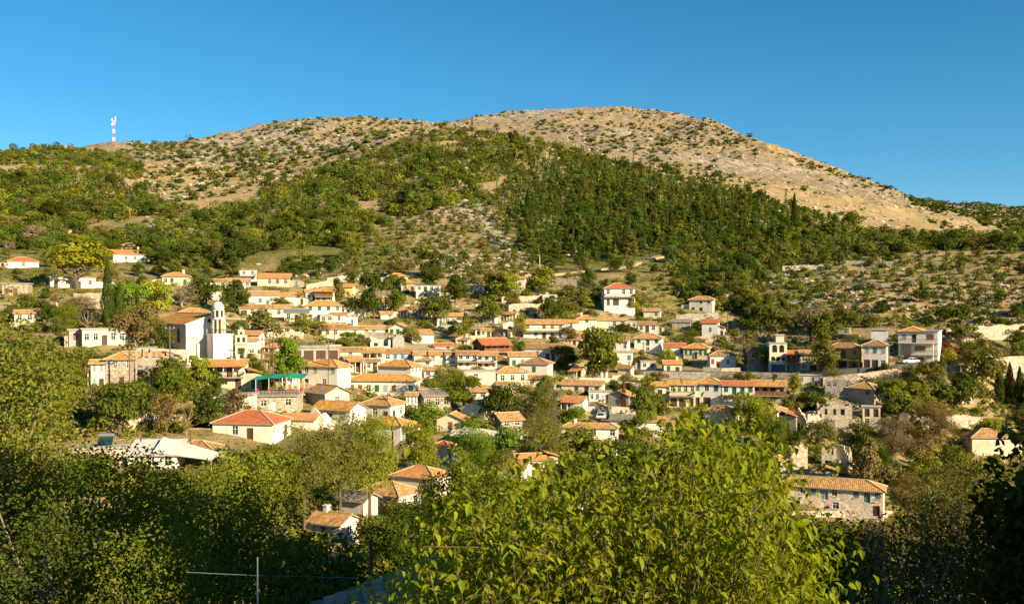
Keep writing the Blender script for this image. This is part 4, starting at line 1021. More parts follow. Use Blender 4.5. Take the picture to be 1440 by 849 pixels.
for k in range(32):
    a = k*math.pi/16; rl.tube([(cx0+wt_*1.0*math.cos(a), cy0+wt_*1.0*math.sin(a), zc), (cx0+wt_*1.0*math.cos(a), cy0+wt_*1.0*math.sin(a), zc+.9)], .03, 4)
for k in range(32):
    a, b_ = k*math.pi/16, (k+1)*math.pi/16; rl.bar((cx0+wt_*math.cos(a), cy0+wt_*math.sin(a), zc+.9), (cx0+wt_*math.cos(b_), cy0+wt_*math.sin(b_), zc+.9), .06)
link('railing', rl.mesh('railing', [IRON]), bt)
l = MB(); z3 = 73*m; z4 = 80*m
l.lathe([(wt_*.9, z2-.1), (wt_*1.02, z2), (wt_*1.02, z2+.25), (wt_*.84, z2+.3), (wt_*.84, z3-.3), (wt_*.96, z3-.2), (wt_*.96, z3), (wt_*.80, z3+.05)], 8, (cx0, cy0)); ln = link('lantern', l.mesh('lantern', [plaster('lantern grey', (.62, .60, .56), .6)]), bt)
for k in range(8):
    a = k*math.pi/4+math.pi/8; arched_window(ln, (cx0+wt_*.79*math.cos(a), cy0+wt_*.79*math.sin(a), z2+.5), a+math.pi/2, .55, 1.1)
dm = MB(); dm.lathe([(wt_*.80*math.cos(t), z3+.05+(z4-z3)*1.15*math.sin(t)) for t in np.linspace(0, 1.45, 8)], 16, (cx0, cy0)); dm.lathe([(.22, z4+.4), (.25, z4+.9), (.1, z4+1.0)], 8, (cx0, cy0))
dmo = link('dome', dm.mesh('dome', [plaster('dome grey', (.60, .59, .56), .5)]), bt)
cs = MB(); cs.bar((cx0, cy0, z4+.9), (cx0, cy0, z4+2.2), .12); cs.bar((cx0-.4, cy0, z4+1.75), (cx0+.4, cy0, z4+1.75), .12); link('cross', cs.mesh('cross', [FRAME_W]), dmo)
# --- bell gable with two arches over a gate
bgab, m = frame_at(339, 508, -6, ch.location.y+3.2, 'bell_gable', 'weathered bell gable wall with two small arches above an iron gate', 'bell gable')
mb = MB(); w2 = 8*m; ops = arch_ops(-w2*.45, w2*.5, 27*m, 32*m)+arch_ops(w2*.45, w2*.5, 27*m, 32*m)+[(-w2*.62, w2*.62, -.1, 19*m)]
panel(mb, lambda a, d, z: (a, d, z), -w2, w2, -4, 37*m, ops, .7, 0, True)
panel(mb, lambda a, d, z: (a, d, z), -w2*.55, w2*.55, 37*m+.002, 43*m, arch_ops(0, w2*.4, 37.5*m, 40*m), .7, 0, True)
for z0_, z1_, w_ in ((-4, 37*m, w2), (37*m, 43*m, w2*.55)):
    for s in (-1, 1): mb.poly([(s*w_, 0, z0_), (s*w_, .7, z0_), (s*w_, .7, z1_), (s*w_, 0, z1_)])
mb.poly([(-w2, 0, 37*m), (w2, 0, 37*m), (w2, .7, 37*m), (-w2, .7, 37*m)])
mb.box(-w2-.2, w2+.2, -.2, .9, 24*m, 25*m); mb.box(-w2*.62, w2*.62, -.12, .82, 43*m+.003, 44*m); mb.bar((0, .35, 44*m), (0, .35, 49*m), .2); mb.bar((-.45, .35, 47*m), (.45, .35, 47*m), .18)
mb.poly([(-w2*.6, 0, 44*m), (w2*.6, 0, 44*m), (0, 0, 46*m)]); mb.poly([(-w2*.6, .7, 44*m), (w2*.6, .7, 44*m), (0, .7, 46*m)][::-1])
link('wall', mb.mesh('wall', [plaster('gable stone', (.66, .60, .50), .7)]), bgab)
gt = MB()
for k in range(9): a = -w2*.58+w2*1.16*k/8; gt.box(a-.03, a+.03, .2, .26, -1, 17*m)
gt.box(-w2*.6, w2*.6, .19, .27, 17*m, 17*m+.1); gt.box(-w2*.6, w2*.6, .19, .27, .3, .4); link('gate', gt.mesh('gate', [IRON]), bgab)
for s in (-1, 1):
    be = MB(); be.lathe([(.05, .7), (.2, .55), (.26, .15), (.36, 0)], 10); link('bell', be.mesh('bell', [metal('bronze', (.25, .16, .06))]), bgab, (s*w2*.45, .35, 29*m))

# --- forecourt wall of the church
def wall_seg(pts, hpx, mat, label, name='stone_wall', cat='stone wall', thick=.6, cap=False, dd=None, jag=.12):
    """a free wall along photo points (u, v of its foot), following the ground"""
    P = []
    for u, v in pts:
        h_ = hit(u, v, 60); P.append((Vector(h_), hpx*h_[1]/F))
    mb = MB(); o = Vector(P[0][0]); path = []
    for (a, ha), (b, hb) in zip(P, P[1:]):
        n = max(2, int((b-a).length/1.2))
        for k in range(n): t = k/n; path.append((a+(b-a)*t, ha+(hb-ha)*t))
    path.append(P[-1]); g = random.Random(int(pts[0][0]*7+pts[0][1])); top = []
    for k_, (p, h_) in enumerate(path): top.append(h_*(1+jag*(1.6*float(fbm(k_*.23+pts[0][0], 3.3, 3, 8))+.35*g.uniform(-1, 1))))
    d0 = (path[-1][0]-path[0][0]); d0.z = 0; d0.normalize(); nrm = Vector((d0.y, -d0.x, 0))*thick/2; s = 0
    for k in range(len(path)-1):
        a, b = path[k][0]-o, path[k+1][0]-o; L = (b-a).length
        A0, A1, B0, B1 = a+nrm, a-nrm, b+nrm, b-nrm; dn = Vector((0, 0, -3.5)); ua, ub = Vector((0, 0, top[k])), Vector((0, 0, top[k+1]))
        mb.poly([A0+dn, B0+dn, B0+ub, A0+ua]); mb.poly([B1+dn, A1+dn, A1+ua, B1+ub]); mb.poly([A0+ua, B0+ub, B1+ub, A1+ua])
        if k == 0: mb.poly([A1+dn, A0+dn, A0+ua, A1+ua])
        if k == len(path)-2: mb.poly([B0+dn, B1+dn, B1+ub, B0+ub])
    ob = mb.build(name, mat, None, o); return tag(ob, label, cat)
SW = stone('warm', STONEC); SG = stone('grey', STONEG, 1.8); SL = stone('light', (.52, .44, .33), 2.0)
wall_seg([(192, 504), (262, 508)], 16, SL, 'low forecourt wall left of the church', jag=.03)
wall_seg([(262, 512), (330, 514)], 9, WALLC['o'](), 'white parapet wall in front of the church', 'parapet_wall', 'parapet wall', jag=.02)
st = MB()
sto, m = frame_at(268, 516, -12, None, 'church_stair', 'pale stair climbing to the church door', 'stair')
for k in range(9): st.box(-2+k*.55, 3.2, -1.2, .8, -3, -.4+k*.26)
link('steps', st.mesh('steps', [concrete('pale', (.55, .5, .42))]), sto)
# --- terraces and retaining walls
for pts, hp, mt, lb in (
    ([(460,399),(510,393)], 9, SL, 'long pale stone wall at the top of the village'),
    ([(430,408),(468,402)], 8, SL, 'stone retaining wall behind the glazed-balcony house'),
    ([(548,447),(600,441)], 8, SL, 'terrace wall under the dark trees in the middle'),
    ([(595,425),(646,421)], 7, SL, 'terrace wall beside the roofless pale house'),
    ([(690,412),(738,409)], 7, SL, 'upper terrace wall below the small orange-roofed house'),
    ([(705,425),(762,423)], 8, SL, 'middle terrace wall on the stony slope'),
    ([(715,440),(760,438)], 12, SL, 'tall terrace wall with a square end on the stony slope'),
    ([(782,398),(812,402),(848,410)], 8, SL, 'pale wall running down to the tall red-roofed house'),
    ([(610,456),(700,470)], 5, SL, 'low ruined terrace wall above the joined roofs'),
    ([(640,482),(676,478)], 7, SL, 'rough stone bank above the joined row'),
    ([(104,432),(146,434)], 20, SL, 'high stone terrace wall under the broad yellow-green tree'),
    ([(45,428),(80,434)], 9, SL, 'stone bank below the slab-roofed shed'),
    ([(150,605),(212,602)], 24, SL, 'tall stone retaining wall above the white sheet roofs'),
    ([(205,602),(262,600)], 17, SL, 'stone retaining wall among the brownish shrubs'),
    ([(1280,604),(1332,601),(1384,604)], 17, SL, 'long pale stone wall above the far right house'),
    ([(1196,575),(1232,586)], 6, SG, 'broken stone wall beside the concrete frame house'),
    ([(1226,602),(1250,606)], 9, SL, 'heap-like end of a ruined stone wall'),
    ([(1160,600),(1206,604)], 11, SL, 'lower wall of the roofless ruin'),
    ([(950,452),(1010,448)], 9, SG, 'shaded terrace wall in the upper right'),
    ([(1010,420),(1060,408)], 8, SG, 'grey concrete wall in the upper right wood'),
    ([(1290,470),(1345,474)], 8, WALLC['G'](), 'grey yard wall behind the big white house'),
    ([(1100,380),(1170,377)], 6, SL, 'low stone terrace on the wooded right slope'),
    ([(1185,372),(1262,374)], 6, SL, 'long low stone terrace on the open right slope'),
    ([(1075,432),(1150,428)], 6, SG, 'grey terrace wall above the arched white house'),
    ([(1190,402),(1240,404)], 5, SL, 'short broken terrace on the open right slope'),
    ([(1330,480),(1440,474)], 18, SL, 'rough stone bank cut above the road at the right edge'),
    ([(822,578),(925,580)], 7, CONC, 'grey concrete yard wall in the lower centre'),
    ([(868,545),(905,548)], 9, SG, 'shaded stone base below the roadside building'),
    ([(1330,520),(1395,526)], 9, SL, 'roadside wall right of the parked cars')):
    wall_seg(pts, hp, mt, lb)
# --- the road and its wall
def ribbon(name, pts, w, mat, lift=.25, label=None, kind='structure', dens=14):
    P = [Vector(hit(u, v, 60)) for u, v in pts]; Q = []
    for a, b in zip(P, P[1:]):
        n = max(2, int((b-a).length/2.5)); Q += [a+(b-a)*k/n for k in range(n)]
    Q.append(P[-1]); mb = MB(); prev = None
    zs = [max(float(ground_z(p.x, p.y)), float(ground_z(p.x*(1+w*.6/p.y), p.y+w*.6)))+lift for p in Q]
    zs = [sum(zs[max(0, i-6):i+7])/len(zs[max(0, i-6):i+7]) for i in range(len(zs))]
    for i, p in enumerate(Q):
        d = (Q[min(i+1, len(Q)-1)]-Q[max(i-1, 0)]); d.z = 0; d.normalize(); n = Vector((-d.y, d.x, 0))
        a, b = Vector((p.x, p.y, zs[i]))-n*.1, Vector((p.x, p.y, zs[i]+.05))+n*w
        if prev:
            mb.poly([prev[0], a, b, prev[1]]); dn = Vector((0, 0, -3)); mb.poly([prev[0]+dn, a+dn, a, prev[0]]); mb.poly([b+dn, prev[1]+dn, prev[1], b])
        prev = (a, b)
    return tag(mb.build(name, mat), label, None, None, kind)
ASPH = concrete('asphalt', (.10, .095, .085)); EARTH = concrete('earth', (.42, .31, .19))
road = ribbon('road', [(868,524),(930,526),(1000,529),(1080,530),(1180,528),(1262,520),(1330,512),(1400,507),(1445,502)], 5.0, ASPH, .3)
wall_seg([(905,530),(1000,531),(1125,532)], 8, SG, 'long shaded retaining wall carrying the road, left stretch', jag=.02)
wall_seg([(1157,543),(1205,538),(1262,531)], 13, SL, 'sunlit stone retaining wall carrying the road', jag=.04)
wall_seg([(1395,527),(1445,524)], 24, SL, 'bright road wall at the right edge', jag=.03)
ribbon('path', [(738,392),(790,387),(830,382),(880,377),(918,366),(960,356),(1030,346)], 4.0, EARTH, .3)
for pts_ in ([(300,522),(350,553),(425,553),(470,578)], [(420,517),(490,529),(580,535),(640,546),(700,566)], [(590,519),(690,521),(790,534),(862,537)], [(420,478),(560,487),(640,496),(730,500)], [(690,622),(760,628),(850,632)], [(300,446),(380,450),(440,459),(540,478)]):
    ribbon('path', pts_, 2.6, concrete('lane', (.46,.40,.31)), .2)
# --- big white three storey house on the road
bw, m = frame_at(1294, 514, -6, None, 'large_house', 'big white three storey house with balconies and a tan hip roof over its left half', 'house', None, 5.0)
Wb, hb = 52*m, 48*m; Db = 10.0; hs = hb/3; mb = MB(); ops = []
for zf, row in ((2*hs, [(-.36, 1.1, 'y'), (-.10, 1.1, 'N'), (.30, 1.8, 'b')]), (hs, [(.05, 2.6, 'o')]), (0, [(.02, 2.4, 'b')])):
    for a, w, s in row: ops.append((a*Wb, w, zf+(.03 if s == 'N' else hs*.28), hs*(.75 if s == 'N' else .48), s))
panel(mb, lambda a, d, z: (a, -Db/2+d, z), -Wb/2, Wb/2, -4, hb, [(a-w/2, a+w/2, b, b+h_) for a, w, b, h_, s in ops])
lops = [(-2, 1.0, 2*hs+.9, 1.3, 'y'), (2, 1.0, hs+.9, 1.3, 'y')]
panel(mb, lambda a, d, z: (-Wb/2+d, -a, z), -Db/2, Db/2, -4, hb, [(a-w/2, a+w/2, b, b+h_) for a, w, b, h_, s in lops])
panel(mb, lambda a, d, z: (Wb/2-d, a, z), -Db/2, Db/2, -4, hb, []); panel(mb, lambda a, d, z: (-a, Db/2-d, z), -Wb/2, Wb/2, -4, hb, [])
link('wall', mb.mesh('wall', [WALLC['w']()]), bw)
for a, w, b, h_, s in ops: add_window(bw, (a, -Db/2, b), 0, w, h_, s.lower(), 'door' if s == 'N' else 'window')
for a, w, b, h_, s in lops: add_window(bw, (-Wb/2, -a, b), -math.pi/2, w, h_, s, 'window')
rm, _ = roof_mesh(Wb*.62, Db, hb, 'h', 't', .4, .36); link('roof', rm.mesh('roof', [ROOFC['t'](), FRAME_B, MORTAR]), bw, (-Wb*.19, 0, .01))
sl_ = MB(); sl_.box(Wb*.12+.45, Wb/2+.3, -Db/2-.3, Db/2+.3, hb, hb+.25); link('flat_roof', sl_.mesh('flat_roof', [CONC]), bw)
for k, zf in enumerate((2*hs, hs)):
    bm = MB(); bm.box(-Wb/2+3.0*k, Wb/2+.3, -Db/2-1.3, -Db/2-.002, zf-.18, zf); bo = link('balcony', bm.mesh('balcony', [WALLC['o']()]), bw)
    r2 = MB(); n = 42
    for j in range(n+1): a = -Wb/2+3.0*k+.05+(Wb+.2-3.0*k)*j/n; r2.box(a-.02, a+.02, -Db/2-1.26, -Db/2-1.22, zf, zf+.95)
    r2.box(-Wb/2+3.0*k, Wb/2+.28, -Db/2-1.28, -Db/2-1.2, zf+.95, zf+1.02); link('railing', r2.mesh('railing', [plain('grey iron', (.2, .2, .2), .5)]), bo)
sr = MB(); sr.box(-Wb*.30-1.2, -Wb*.30+1.2, -Db/2-.12, -Db/2-.003, -4, 2*hs-.3); link('stair_panel', sr.mesh('stair_panel', [plaster('tan render', (.42, .34, .26), .5)]), bw)
cl = MB(); cl.tube([(Wb/2-1, -Db/2-1.2, -3), (Wb/2-1, -Db/2-1.2, 2*hs)], .14, 8); link('column', cl.mesh('column', [WALLC['w']()]), bw)
HOUSES.append(dict(u0=1253, u1=1320, ve=458, vb=514, d=bw.location.y, label='big white house', loc=tuple(bw.location), W=Wb, D=Db))
# awning and vine bank beside it
aw, m = frame_at(1325, 478, -6, None, 'awning', 'dark red awning on posts right of the big white house', 'awning')
a_ = MB(); a_.poly([(-2,-1.2,2.2),(2,-1.2,2.2),(2,1.2,3.0),(-2,1.2,3.0)]); a_.poly([(-2,-1.2,2.16),(-2,1.2,2.96),(2,1.2,2.96),(2,-1.2,2.16)]); a_.poly([(-2,-1.2,1.7),(2,-1.2,1.7),(2,-1.2,2.2),(-2,-1.2,2.2)])
link('canopy', a_.mesh('canopy', [plain('red cloth', (.24, .025, .02), .8)]), aw)
for sx in (-1.9, 1.9):
    for sy in (-1.1, 1.1): p_ = MB(); p_.box(sx-.04, sx+.04, sy-.04, sy+.04, -1.5, 2.15 if sy < 0 else 2.9); link('post', p_.mesh('post', [IRON]), aw)
# --- white house with arches
ar, m = frame_at(1092, 524, 6, None, 'arched_house', 'narrow white three storey house with red-framed arched windows over a garage', 'house', None, 4.0)
Wa, ha = 24*m, 41*m; Da = 8; hs = ha/3; mb = MB(); ops = [(-Wa*.40, Wa*.40, -.5, hs*.85)]; AW = []
for k in (-.2, .2): ops += arch_ops(k*Wa, 1.25, 2*hs+.25, 2*hs+1.55); AW.append((k*Wa, 2*hs+.25, 1.25, 1.3))
for k in (-.29, 0, .29): ops += arch_ops(k*Wa, 1.0, hs+.55, hs+1.2); AW.append((k*Wa, hs+.55, 1.0, .65))
panel(mb, lambda a, d, z: (a, -Da/2+d, z), -Wa/2, Wa/2, -4, ha, ops, .3)
panel(mb, lambda a, d, z: (-Wa/2+d, -a, z), -Da/2, Da/2, -4, ha, []); panel(mb, lambda a, d, z: (Wa/2-d, a, z), -Da/2, Da/2, -4, ha, []); panel(mb, lambda a, d, z: (-a, Da/2-d, z), -Wa/2, Wa/2, -4, ha, [])
mb.poly([(-Wa/2,-Da/2,ha),(Wa/2,-Da/2,ha),(Wa/2,Da/2,ha),(-Wa/2,Da/2,ha)])
link('wall', mb.mesh('wall', [plaster('white', WHITE)]), ar)
RW = wood('red shutters', (.20, .05, .03))
for a, b, w, s in AW:
    o = link('window', arch_mesh(w-.02, s, 10, .16, .2).mesh('window', [GLASS]), ar, (a, -Da/2, b)); f = MB()
    for q in (-w/2+.06, 0, w/2-.06): f.box(q-.06, q+.06, .08, .15, 0, s+.05)
    f.box(-w/2, w/2, .09, .14, s-.05, s+.05); link('window_frame', f.mesh('window_frame', [RW]), o)
gd = MB(); gd.box(-Wa*.39, Wa*.39, .2, .28, -.5, hs*.85)
for k in range(8): gd.box(-Wa*.39, Wa*.39, .17, .2, -.4+k*.4, -.36+k*.4)
link('garage_door', gd.mesh('garage_door', [plain('grey metal door', (.11, .11, .105), .5)]), ar, (0, -Da/2, 0))
hd = MB(); hd.box(-Wa/2-.15, Wa/2+.15, -Da/2-.15, Da/2+.15, ha+.005, ha+.25); link('roof_slab', hd.mesh('roof_slab', [CONC]), ar)
ht_ = MB(); ht_.box(-.3, Wa*.40, -1.5, 2.5, ha+.255, ha+2.1); ht_.box(-.5, Wa*.45, -1.8, 2.8, ha+2.1, ha+2.25); link('rooftop_hut', ht_.mesh('rooftop_hut', [WALLC['o']()]), ar)
HOUSES.append(dict(u0=1080, u1=1105, ve=475, vb=524, d=ar.location.y, label='arched house', loc=tuple(ar.location), W=Wa, D=Da))
H(1104,1128,497,523,4,.8,'gr','o',2,'BBB/XnX','house with a bright red roof and closed wooden balcony touching the arched white house',ex='w')
# --- taverna terrace with a green shade net
tv, m = frame_at(390, 582, -8, None, 'stone_terrace_house', 'stone building whose flat roof is the terrace under the green shade net', 'building', None, 4.5)
Wt, ht2 = 64*m, 25*m; mb = MB(); Dt = 9
ops = [(-Wt*.28, -Wt*.16, 1.4, 2.5), (-.6, .5, .05, 2.3), (Wt*.25, Wt*.37, 1.5, 2.7)]
panel(mb, lambda a, d, z: (a, -Dt/2+d, z), -Wt/2, Wt/2, -4, ht2, ops); panel(mb, lambda a, d, z: (Wt/2-d, a, z), -Dt/2, Dt/2, -4, ht2, []); panel(mb, lambda a, d, z: (-Wt/2+d, -a, z), -Dt/2, Dt/2, -4, ht2, []); panel(mb, lambda a, d, z: (-a, Dt/2-d, z), -Wt/2, Wt/2, -4, ht2, [])
link('wall', mb.mesh('wall', [SL]), tv); add_window(tv, (-.05, -Dt/2, .05), 0, 1.1, 2.2, 'w', 'door')
for k in (0, 2): a0, a1, b0, b1 = ops[k]; add_window(tv, ((a0+a1)/2, -Dt/2, b0), 0, a1-a0, b1-b0, 'n', 'window')
ts = MB(); ts.box(-Wt/2-.3, Wt/2+.3, -Dt/2-.4, Dt/2, ht2, ht2+.2); link('terrace_slab', ts.mesh('terrace_slab', [CONC]), tv); tr = MB()
for k in range(14): a = -Wt/2+Wt*k/13; tr.box(a-.03, a+.03, -Dt/2-.3, -Dt/2-.24, ht2+.2, ht2+1.1)
tr.box(-Wt/2, Wt/2, -Dt/2-.3, -Dt/2-.24, ht2+1.1, ht2+1.17); tr.box(-Wt/2, Wt/2, -Dt/2-.29, -Dt/2-.25, ht2+.6, ht2+.65); link('railing', tr.mesh('railing', [IRON]), tv)
HOUSES.append(dict(u0=358, u1=424, ve=540, vb=582, d=tv.location.y, label='terrace', loc=tuple(tv.location), W=Wt, D=Dt))
net = root('shade_net', tv.location+Vector((-3.5*m, Dt/2, ht2+.2)), tv.rotation_euler[2], 'green shade net stretched on poles over the terrace', 'shade net')
nm = MB(); nx, ny = 12, 4; Wn = 74*m
def npt(i, j):
    s = i/nx; t = j/ny; return (-Wn/2+Wn*s, -Dt*.45+Dt*.9*t, 2.5+.35*(1-abs(2*s-1.3))-.12*math.sin(s*math.pi*3)**2+.25*t)
for i in range(nx):
    for j in range(ny): nm.poly([npt(i,j), npt(i+1,j), npt(i+1,j+1), npt(i,j+1)])
link('net', nm.mesh('net', [plain('green net', (.015, .30, .19), .7)]), net)
for i in (1, 4, 8, 11):
    for j in (0, ny): pp = MB(); p = npt(i, j); pp.box(p[0]-.05, p[0]+.05, p[1]-.05, p[1]+.05, 0.02, p[2]); link('pole', pp.mesh('pole', [FRAME_W]), net)
def chair():
    c = MB(); c.box(-.22, .22, -.22, .22, .43, .48); c.box(-.22, .22, .18, .23, .5, .95)
    for sx in (-.2, .2):
        for sy in (-.2, .2): c.box(sx-.025, sx+.025, sy-.025, sy+.025, 0, .43 if sy < 0 else .5)
    return c
cm = chair().mesh('chair', [plain('red plastic', (.45, .03, .03), .5)]); cm2 = chair().mesh('chair', [plain('blue plastic', (.03, .08, .35), .5)])
for k in range(7):
    o = link('terrace_chair', cm if k < 5 else cm2, None, tv.matrix_basis @ Vector((-Wt*.4+k*1.9, -1.6+.9*(k % 2), ht2+.2)), rnd.uniform(-1, 1))
    tag(o, 'small red chair on the terrace beneath the green net' if k < 5 else 'small blue chair on the terrace beneath the green net', 'chair', 'terrace chairs')
H(300,362,556,582,-6,.5,'fk','w',1,'--g-','flat-roofed white building with a green door left of the stone terrace')
# --- bare concrete frame by the stone house
cf, m = frame_at(202, 545, -10, None, 'building_shell', 'bare unfinished concrete frame of two open floors', 'building shell')
wf = 22*m
for x in (-wf/2+.15, 0, wf/2-.15):
    for y in (.15, 5.85): po = MB(); po.box(x-.14, x+.14, y-.14, y+.14, -4, 26*m-.002); po.box(x-.141, x+.141, y-.139, y+.139, 26*m+.3, 54*m-.002); link('column', po.mesh('column', [CONC]), cf)
for z in (26*m, 54*m): fl = MB(); fl.box(-wf/2, wf/2, 0, 6, z, z+.3); link('slab', fl.mesh('slab', [CONC]), cf)
dr = MB(); dr.box(-wf*.4, -.2, .3, .4, .05, 2.3); link('door', dr.mesh('door', [wood('orange door', (.38, .16, .05))]), cf)
# --- ruins
def ruin(u, v, wpx, hpx, psi, spec, label, D=5.5, mat=None):
    """roofless stone shell: jagged thick walls; spec = list of openings on the front as fractions"""
    o, m = frame_at(u, v, psi, None, 'ruined_house', label, 'ruin'); W_, h_ = wpx*m, hpx*m; g = random.Random(int(u)); mat = mat or SG
    def jag(L, T, ops, prof):
        mb = MB(); n = max(8, int(L/.3)); e = .5
        tops = [h_*prof((k+.5)/n)*(1+g.uniform(-.035, .035)) for k in range(n)]
        for k in range(n):
            a0, a1 = -L/2+L*k/n, -L/2+L*(k+1)/n; am = (a0+a1)/2; segs = [(-4, tops[k])]
            for (c, w, b0, b1, arch) in ops:
                if abs(am-c*L) < w*L/2:
                    t1 = b1*h_+(math.sqrt(max(0, (w*L/2)**2-(am-c*L)**2)) if arch else 0)
                    if t1 < tops[k]-.15: segs = [(-4, b0*h_), (t1, tops[k])]
                    else: segs = [(-4, b0*h_)]
            for z0_, z1_ in segs:
                p = [T(a0, 0), T(a1, 0), T(a1, e), T(a0, e)]
                lo = [(x, y, z0_) for x, y in p]; hi = [(x, y, z1_) for x, y in p]
                for q in range(4): r = (q+1) % 4; mb.poly([lo[q], lo[r], hi[r], hi[q]])
                mb.poly(hi); mb.poly(lo[::-1])
        return mb
    gable = lambda t: .62+.55*(1-abs(2*t-1)); brk = lambda t: .78+.55*float(fbm(t*2.2+u, 1.7, 3, 4))
    link('front_wall', jag(W_, lambda a, d: (a, -D/2+d), spec, gable if 'gable' in label else brk).mesh('front_wall', [mat]), o)
    link('rear_wall', jag(W_, lambda a, d: (a, D/2-d), [], lambda t: brk(t)*(.38 if D < 4.5 else 1)).mesh('rear_wall', [mat]), o)
    for s, nm in ((-1, 'side_wall'), (1, 'side_wall')): link(nm, jag(D-1.02, lambda a, d: (s*(W_/2-d), a), [], lambda t: brk(t+.3)*(.35+.65*(1-t) if D < 4.5 else 1)).mesh(nm, [mat]), o)
    HOUSES.append(dict(u0=u-wpx/2, u1=u+wpx/2, ve=v-hpx*1.1, vb=v, d=o.location.y, label=label, loc=tuple(o.location), W=W_, D=D))
    return o
ruin(1134, 607, 26, 30, -30, [(0,.3,.0,.35,True)], 'roofless ruin with a pointed gable beside the leafy tree', 7, SL)
ruin(1112, 596, 18, 16, -10, [(0,.3,.3,.6,False)], 'low ruined stone room with a small window')
ruin(1171, 590, 46, 24, 6, [(-.25,.12,.4,.75,False),(.0,.12,.4,.75,False),(.22,.12,.4,.75,False)], 'largest roofless ruin with three broken windows in a row', 8, SL)
ruin(1158, 608, 36, 22, -6, [(-.2,.2,.05,.4,True),(.25,.22,.05,.4,True)], 'ruined stone front with two arched openings', 4, SL)
ruin(1198, 604, 22, 20, 4, [(0,.5,-.1,.35,True)], 'broken wall with one large round arch', 3, SL)
ruin(1118, 655, 24, 38, 25, [], 'tall jagged ruin corner of pale stone', 4, SL)
ruin(1166, 656, 20, 34, 0, [(.1,.28,.55,.85,False),(-.05,.4,.0,.32,False)], 'two storey ruin front with empty door above door', 4, stone('pale ruin', (.56, .48, .36)))
ruin(1187, 660, 22, 36, -18, [(-.1,.3,.05,.4,False)], 'stepped ruin wall with a square doorway', 4, SL)
ruin(1288, 612, 15, 22, -12, [(0,.4,.3,.7,False)], 'small roofless hut among the right-hand bushes', 4, SG)
ruin(535, 486, 28, 13, 0, [(-.2,.2,.0,.4,True),(.25,.25,.0,.5,True)], 'white ruined house with two arched openings', 5, WALLC['o']())
ruin(558, 487, 16, 16, 10, [], 'grey tent-shaped ruin beside the white arches, gable front', 5, WALLC['G']())
ruin(450, 600, 30, 24, -30, [(.1,.2,.3,.6,False)], 'crumbling whitewashed wall below the grey gable', 4, WALLC['o']())
# concrete posts of an unfinished terrace
for k in range(7):
    u = 1014+k*6.2; h_ = hit(u, 412-.6*k, 70); mb = MB(); mb.box(-.17, .17, -.17, .17, -3, 2.1)
    tag(mb.build('concrete_post', CONC, None, h_), 'thin concrete post of the unfinished terrace in the upper right', 'post', 'posts of the unfinished terrace')
# --- chapel gate
cg, m = frame_at(717, 468, 0, None, 'gatehouse', 'tiny white gatehouse with an arched green door on the slope', 'gatehouse')
mb = MB(); panel(mb, lambda a, d, z: (a, d, z), -1.9, 1.9, -3, 2.6, arch_ops(0, 1.3, -.2, 1.3), .4); mb.poly([(-1.9,0,2.6),(1.9,0,2.6),(0,0,3.4)]); mb.box(-1.9, 1.9, .42, 2.0, -3, 2.55)
link('wall', mb.mesh('wall', [WALLC['w']()]), cg); link('door', arch_mesh(1.3, 1.5, 10, .2, .26).mesh('door', [plain('green door', (.03, .10, .07), .5)]), cg, (0, 0, -.2))
# --- lattice mast on the ridge
mast, m = frame_at(160, 205, 0, None, 'lattice_mast', 'red and white lattice mast on the bare ridge', 'mast')
hm = 40*m; RM, WM = plain('mast red', (.55, .06, .05), .5), plain('mast white', (.8, .8, .8), .5); nb = 7
for k in range(nb):
    mb = MB(); z0_, z1_ = -2 if k == 0 else hm*k/nb, hm*(k+1)/nb
    w0, w1 = 1.5-.6*k/nb, 1.5-.6*(k+1)/nb; c0 = [(-w0,-w0),(w0,-w0),(w0,w0),(-w0,w0)]; c1 = [(-w1,-w1),(w1,-w1),(w1,w1),(-w1,w1)]
    for i in range(4):
        j = (i+1) % 4; mb.bar((*c0[i], z0_), (*c1[i], z1_), .22); mb.bar((*c0[i], max(z0_, 0)), (*c1[j], z1_), .13); mb.bar((*c0[j], max(z0_, 0)), (*c1[i], z1_), .13); mb.bar((*c1[i], z1_), (*c1[j], z1_), .2)
    link('mast_section', mb.mesh('mast_section', [RM if k % 2 == 0 else WM]), mast)
for k, (z, s) in enumerate(((.97, 1), (.9, -1), (.86, 1), (.74, -1))):
    mb = MB(); mb.box(-.5, .5, -.25, .25, -1.4, 1.4); link('antenna', mb.mesh('antenna', [WM]), mast, (s*1.7, -1.2, hm*z))
# --- lamp post with a box up on the slope
lp, m = frame_at(759, 388, 0, None, 'lamp_post', 'slim white lamp post with a white box at its foot under the pine wood', 'lamp post')
mb = MB(); mb.tube([(0,0,-1),(0,0,29*m)], .11, 6); mb.bar((0,0,29*m),(-1.0,0,29*m),.1); link('post', mb.mesh('post', [FRAME_W]), lp)
mb = MB(); mb.box(.1, 2.0, -.6, .6, -1, 2.0); mb.box(0, 2.1, -.7, .7, 2.0, 2.15); link('cabinet', mb.mesh('cabinet', [FRAME_W]), lp)
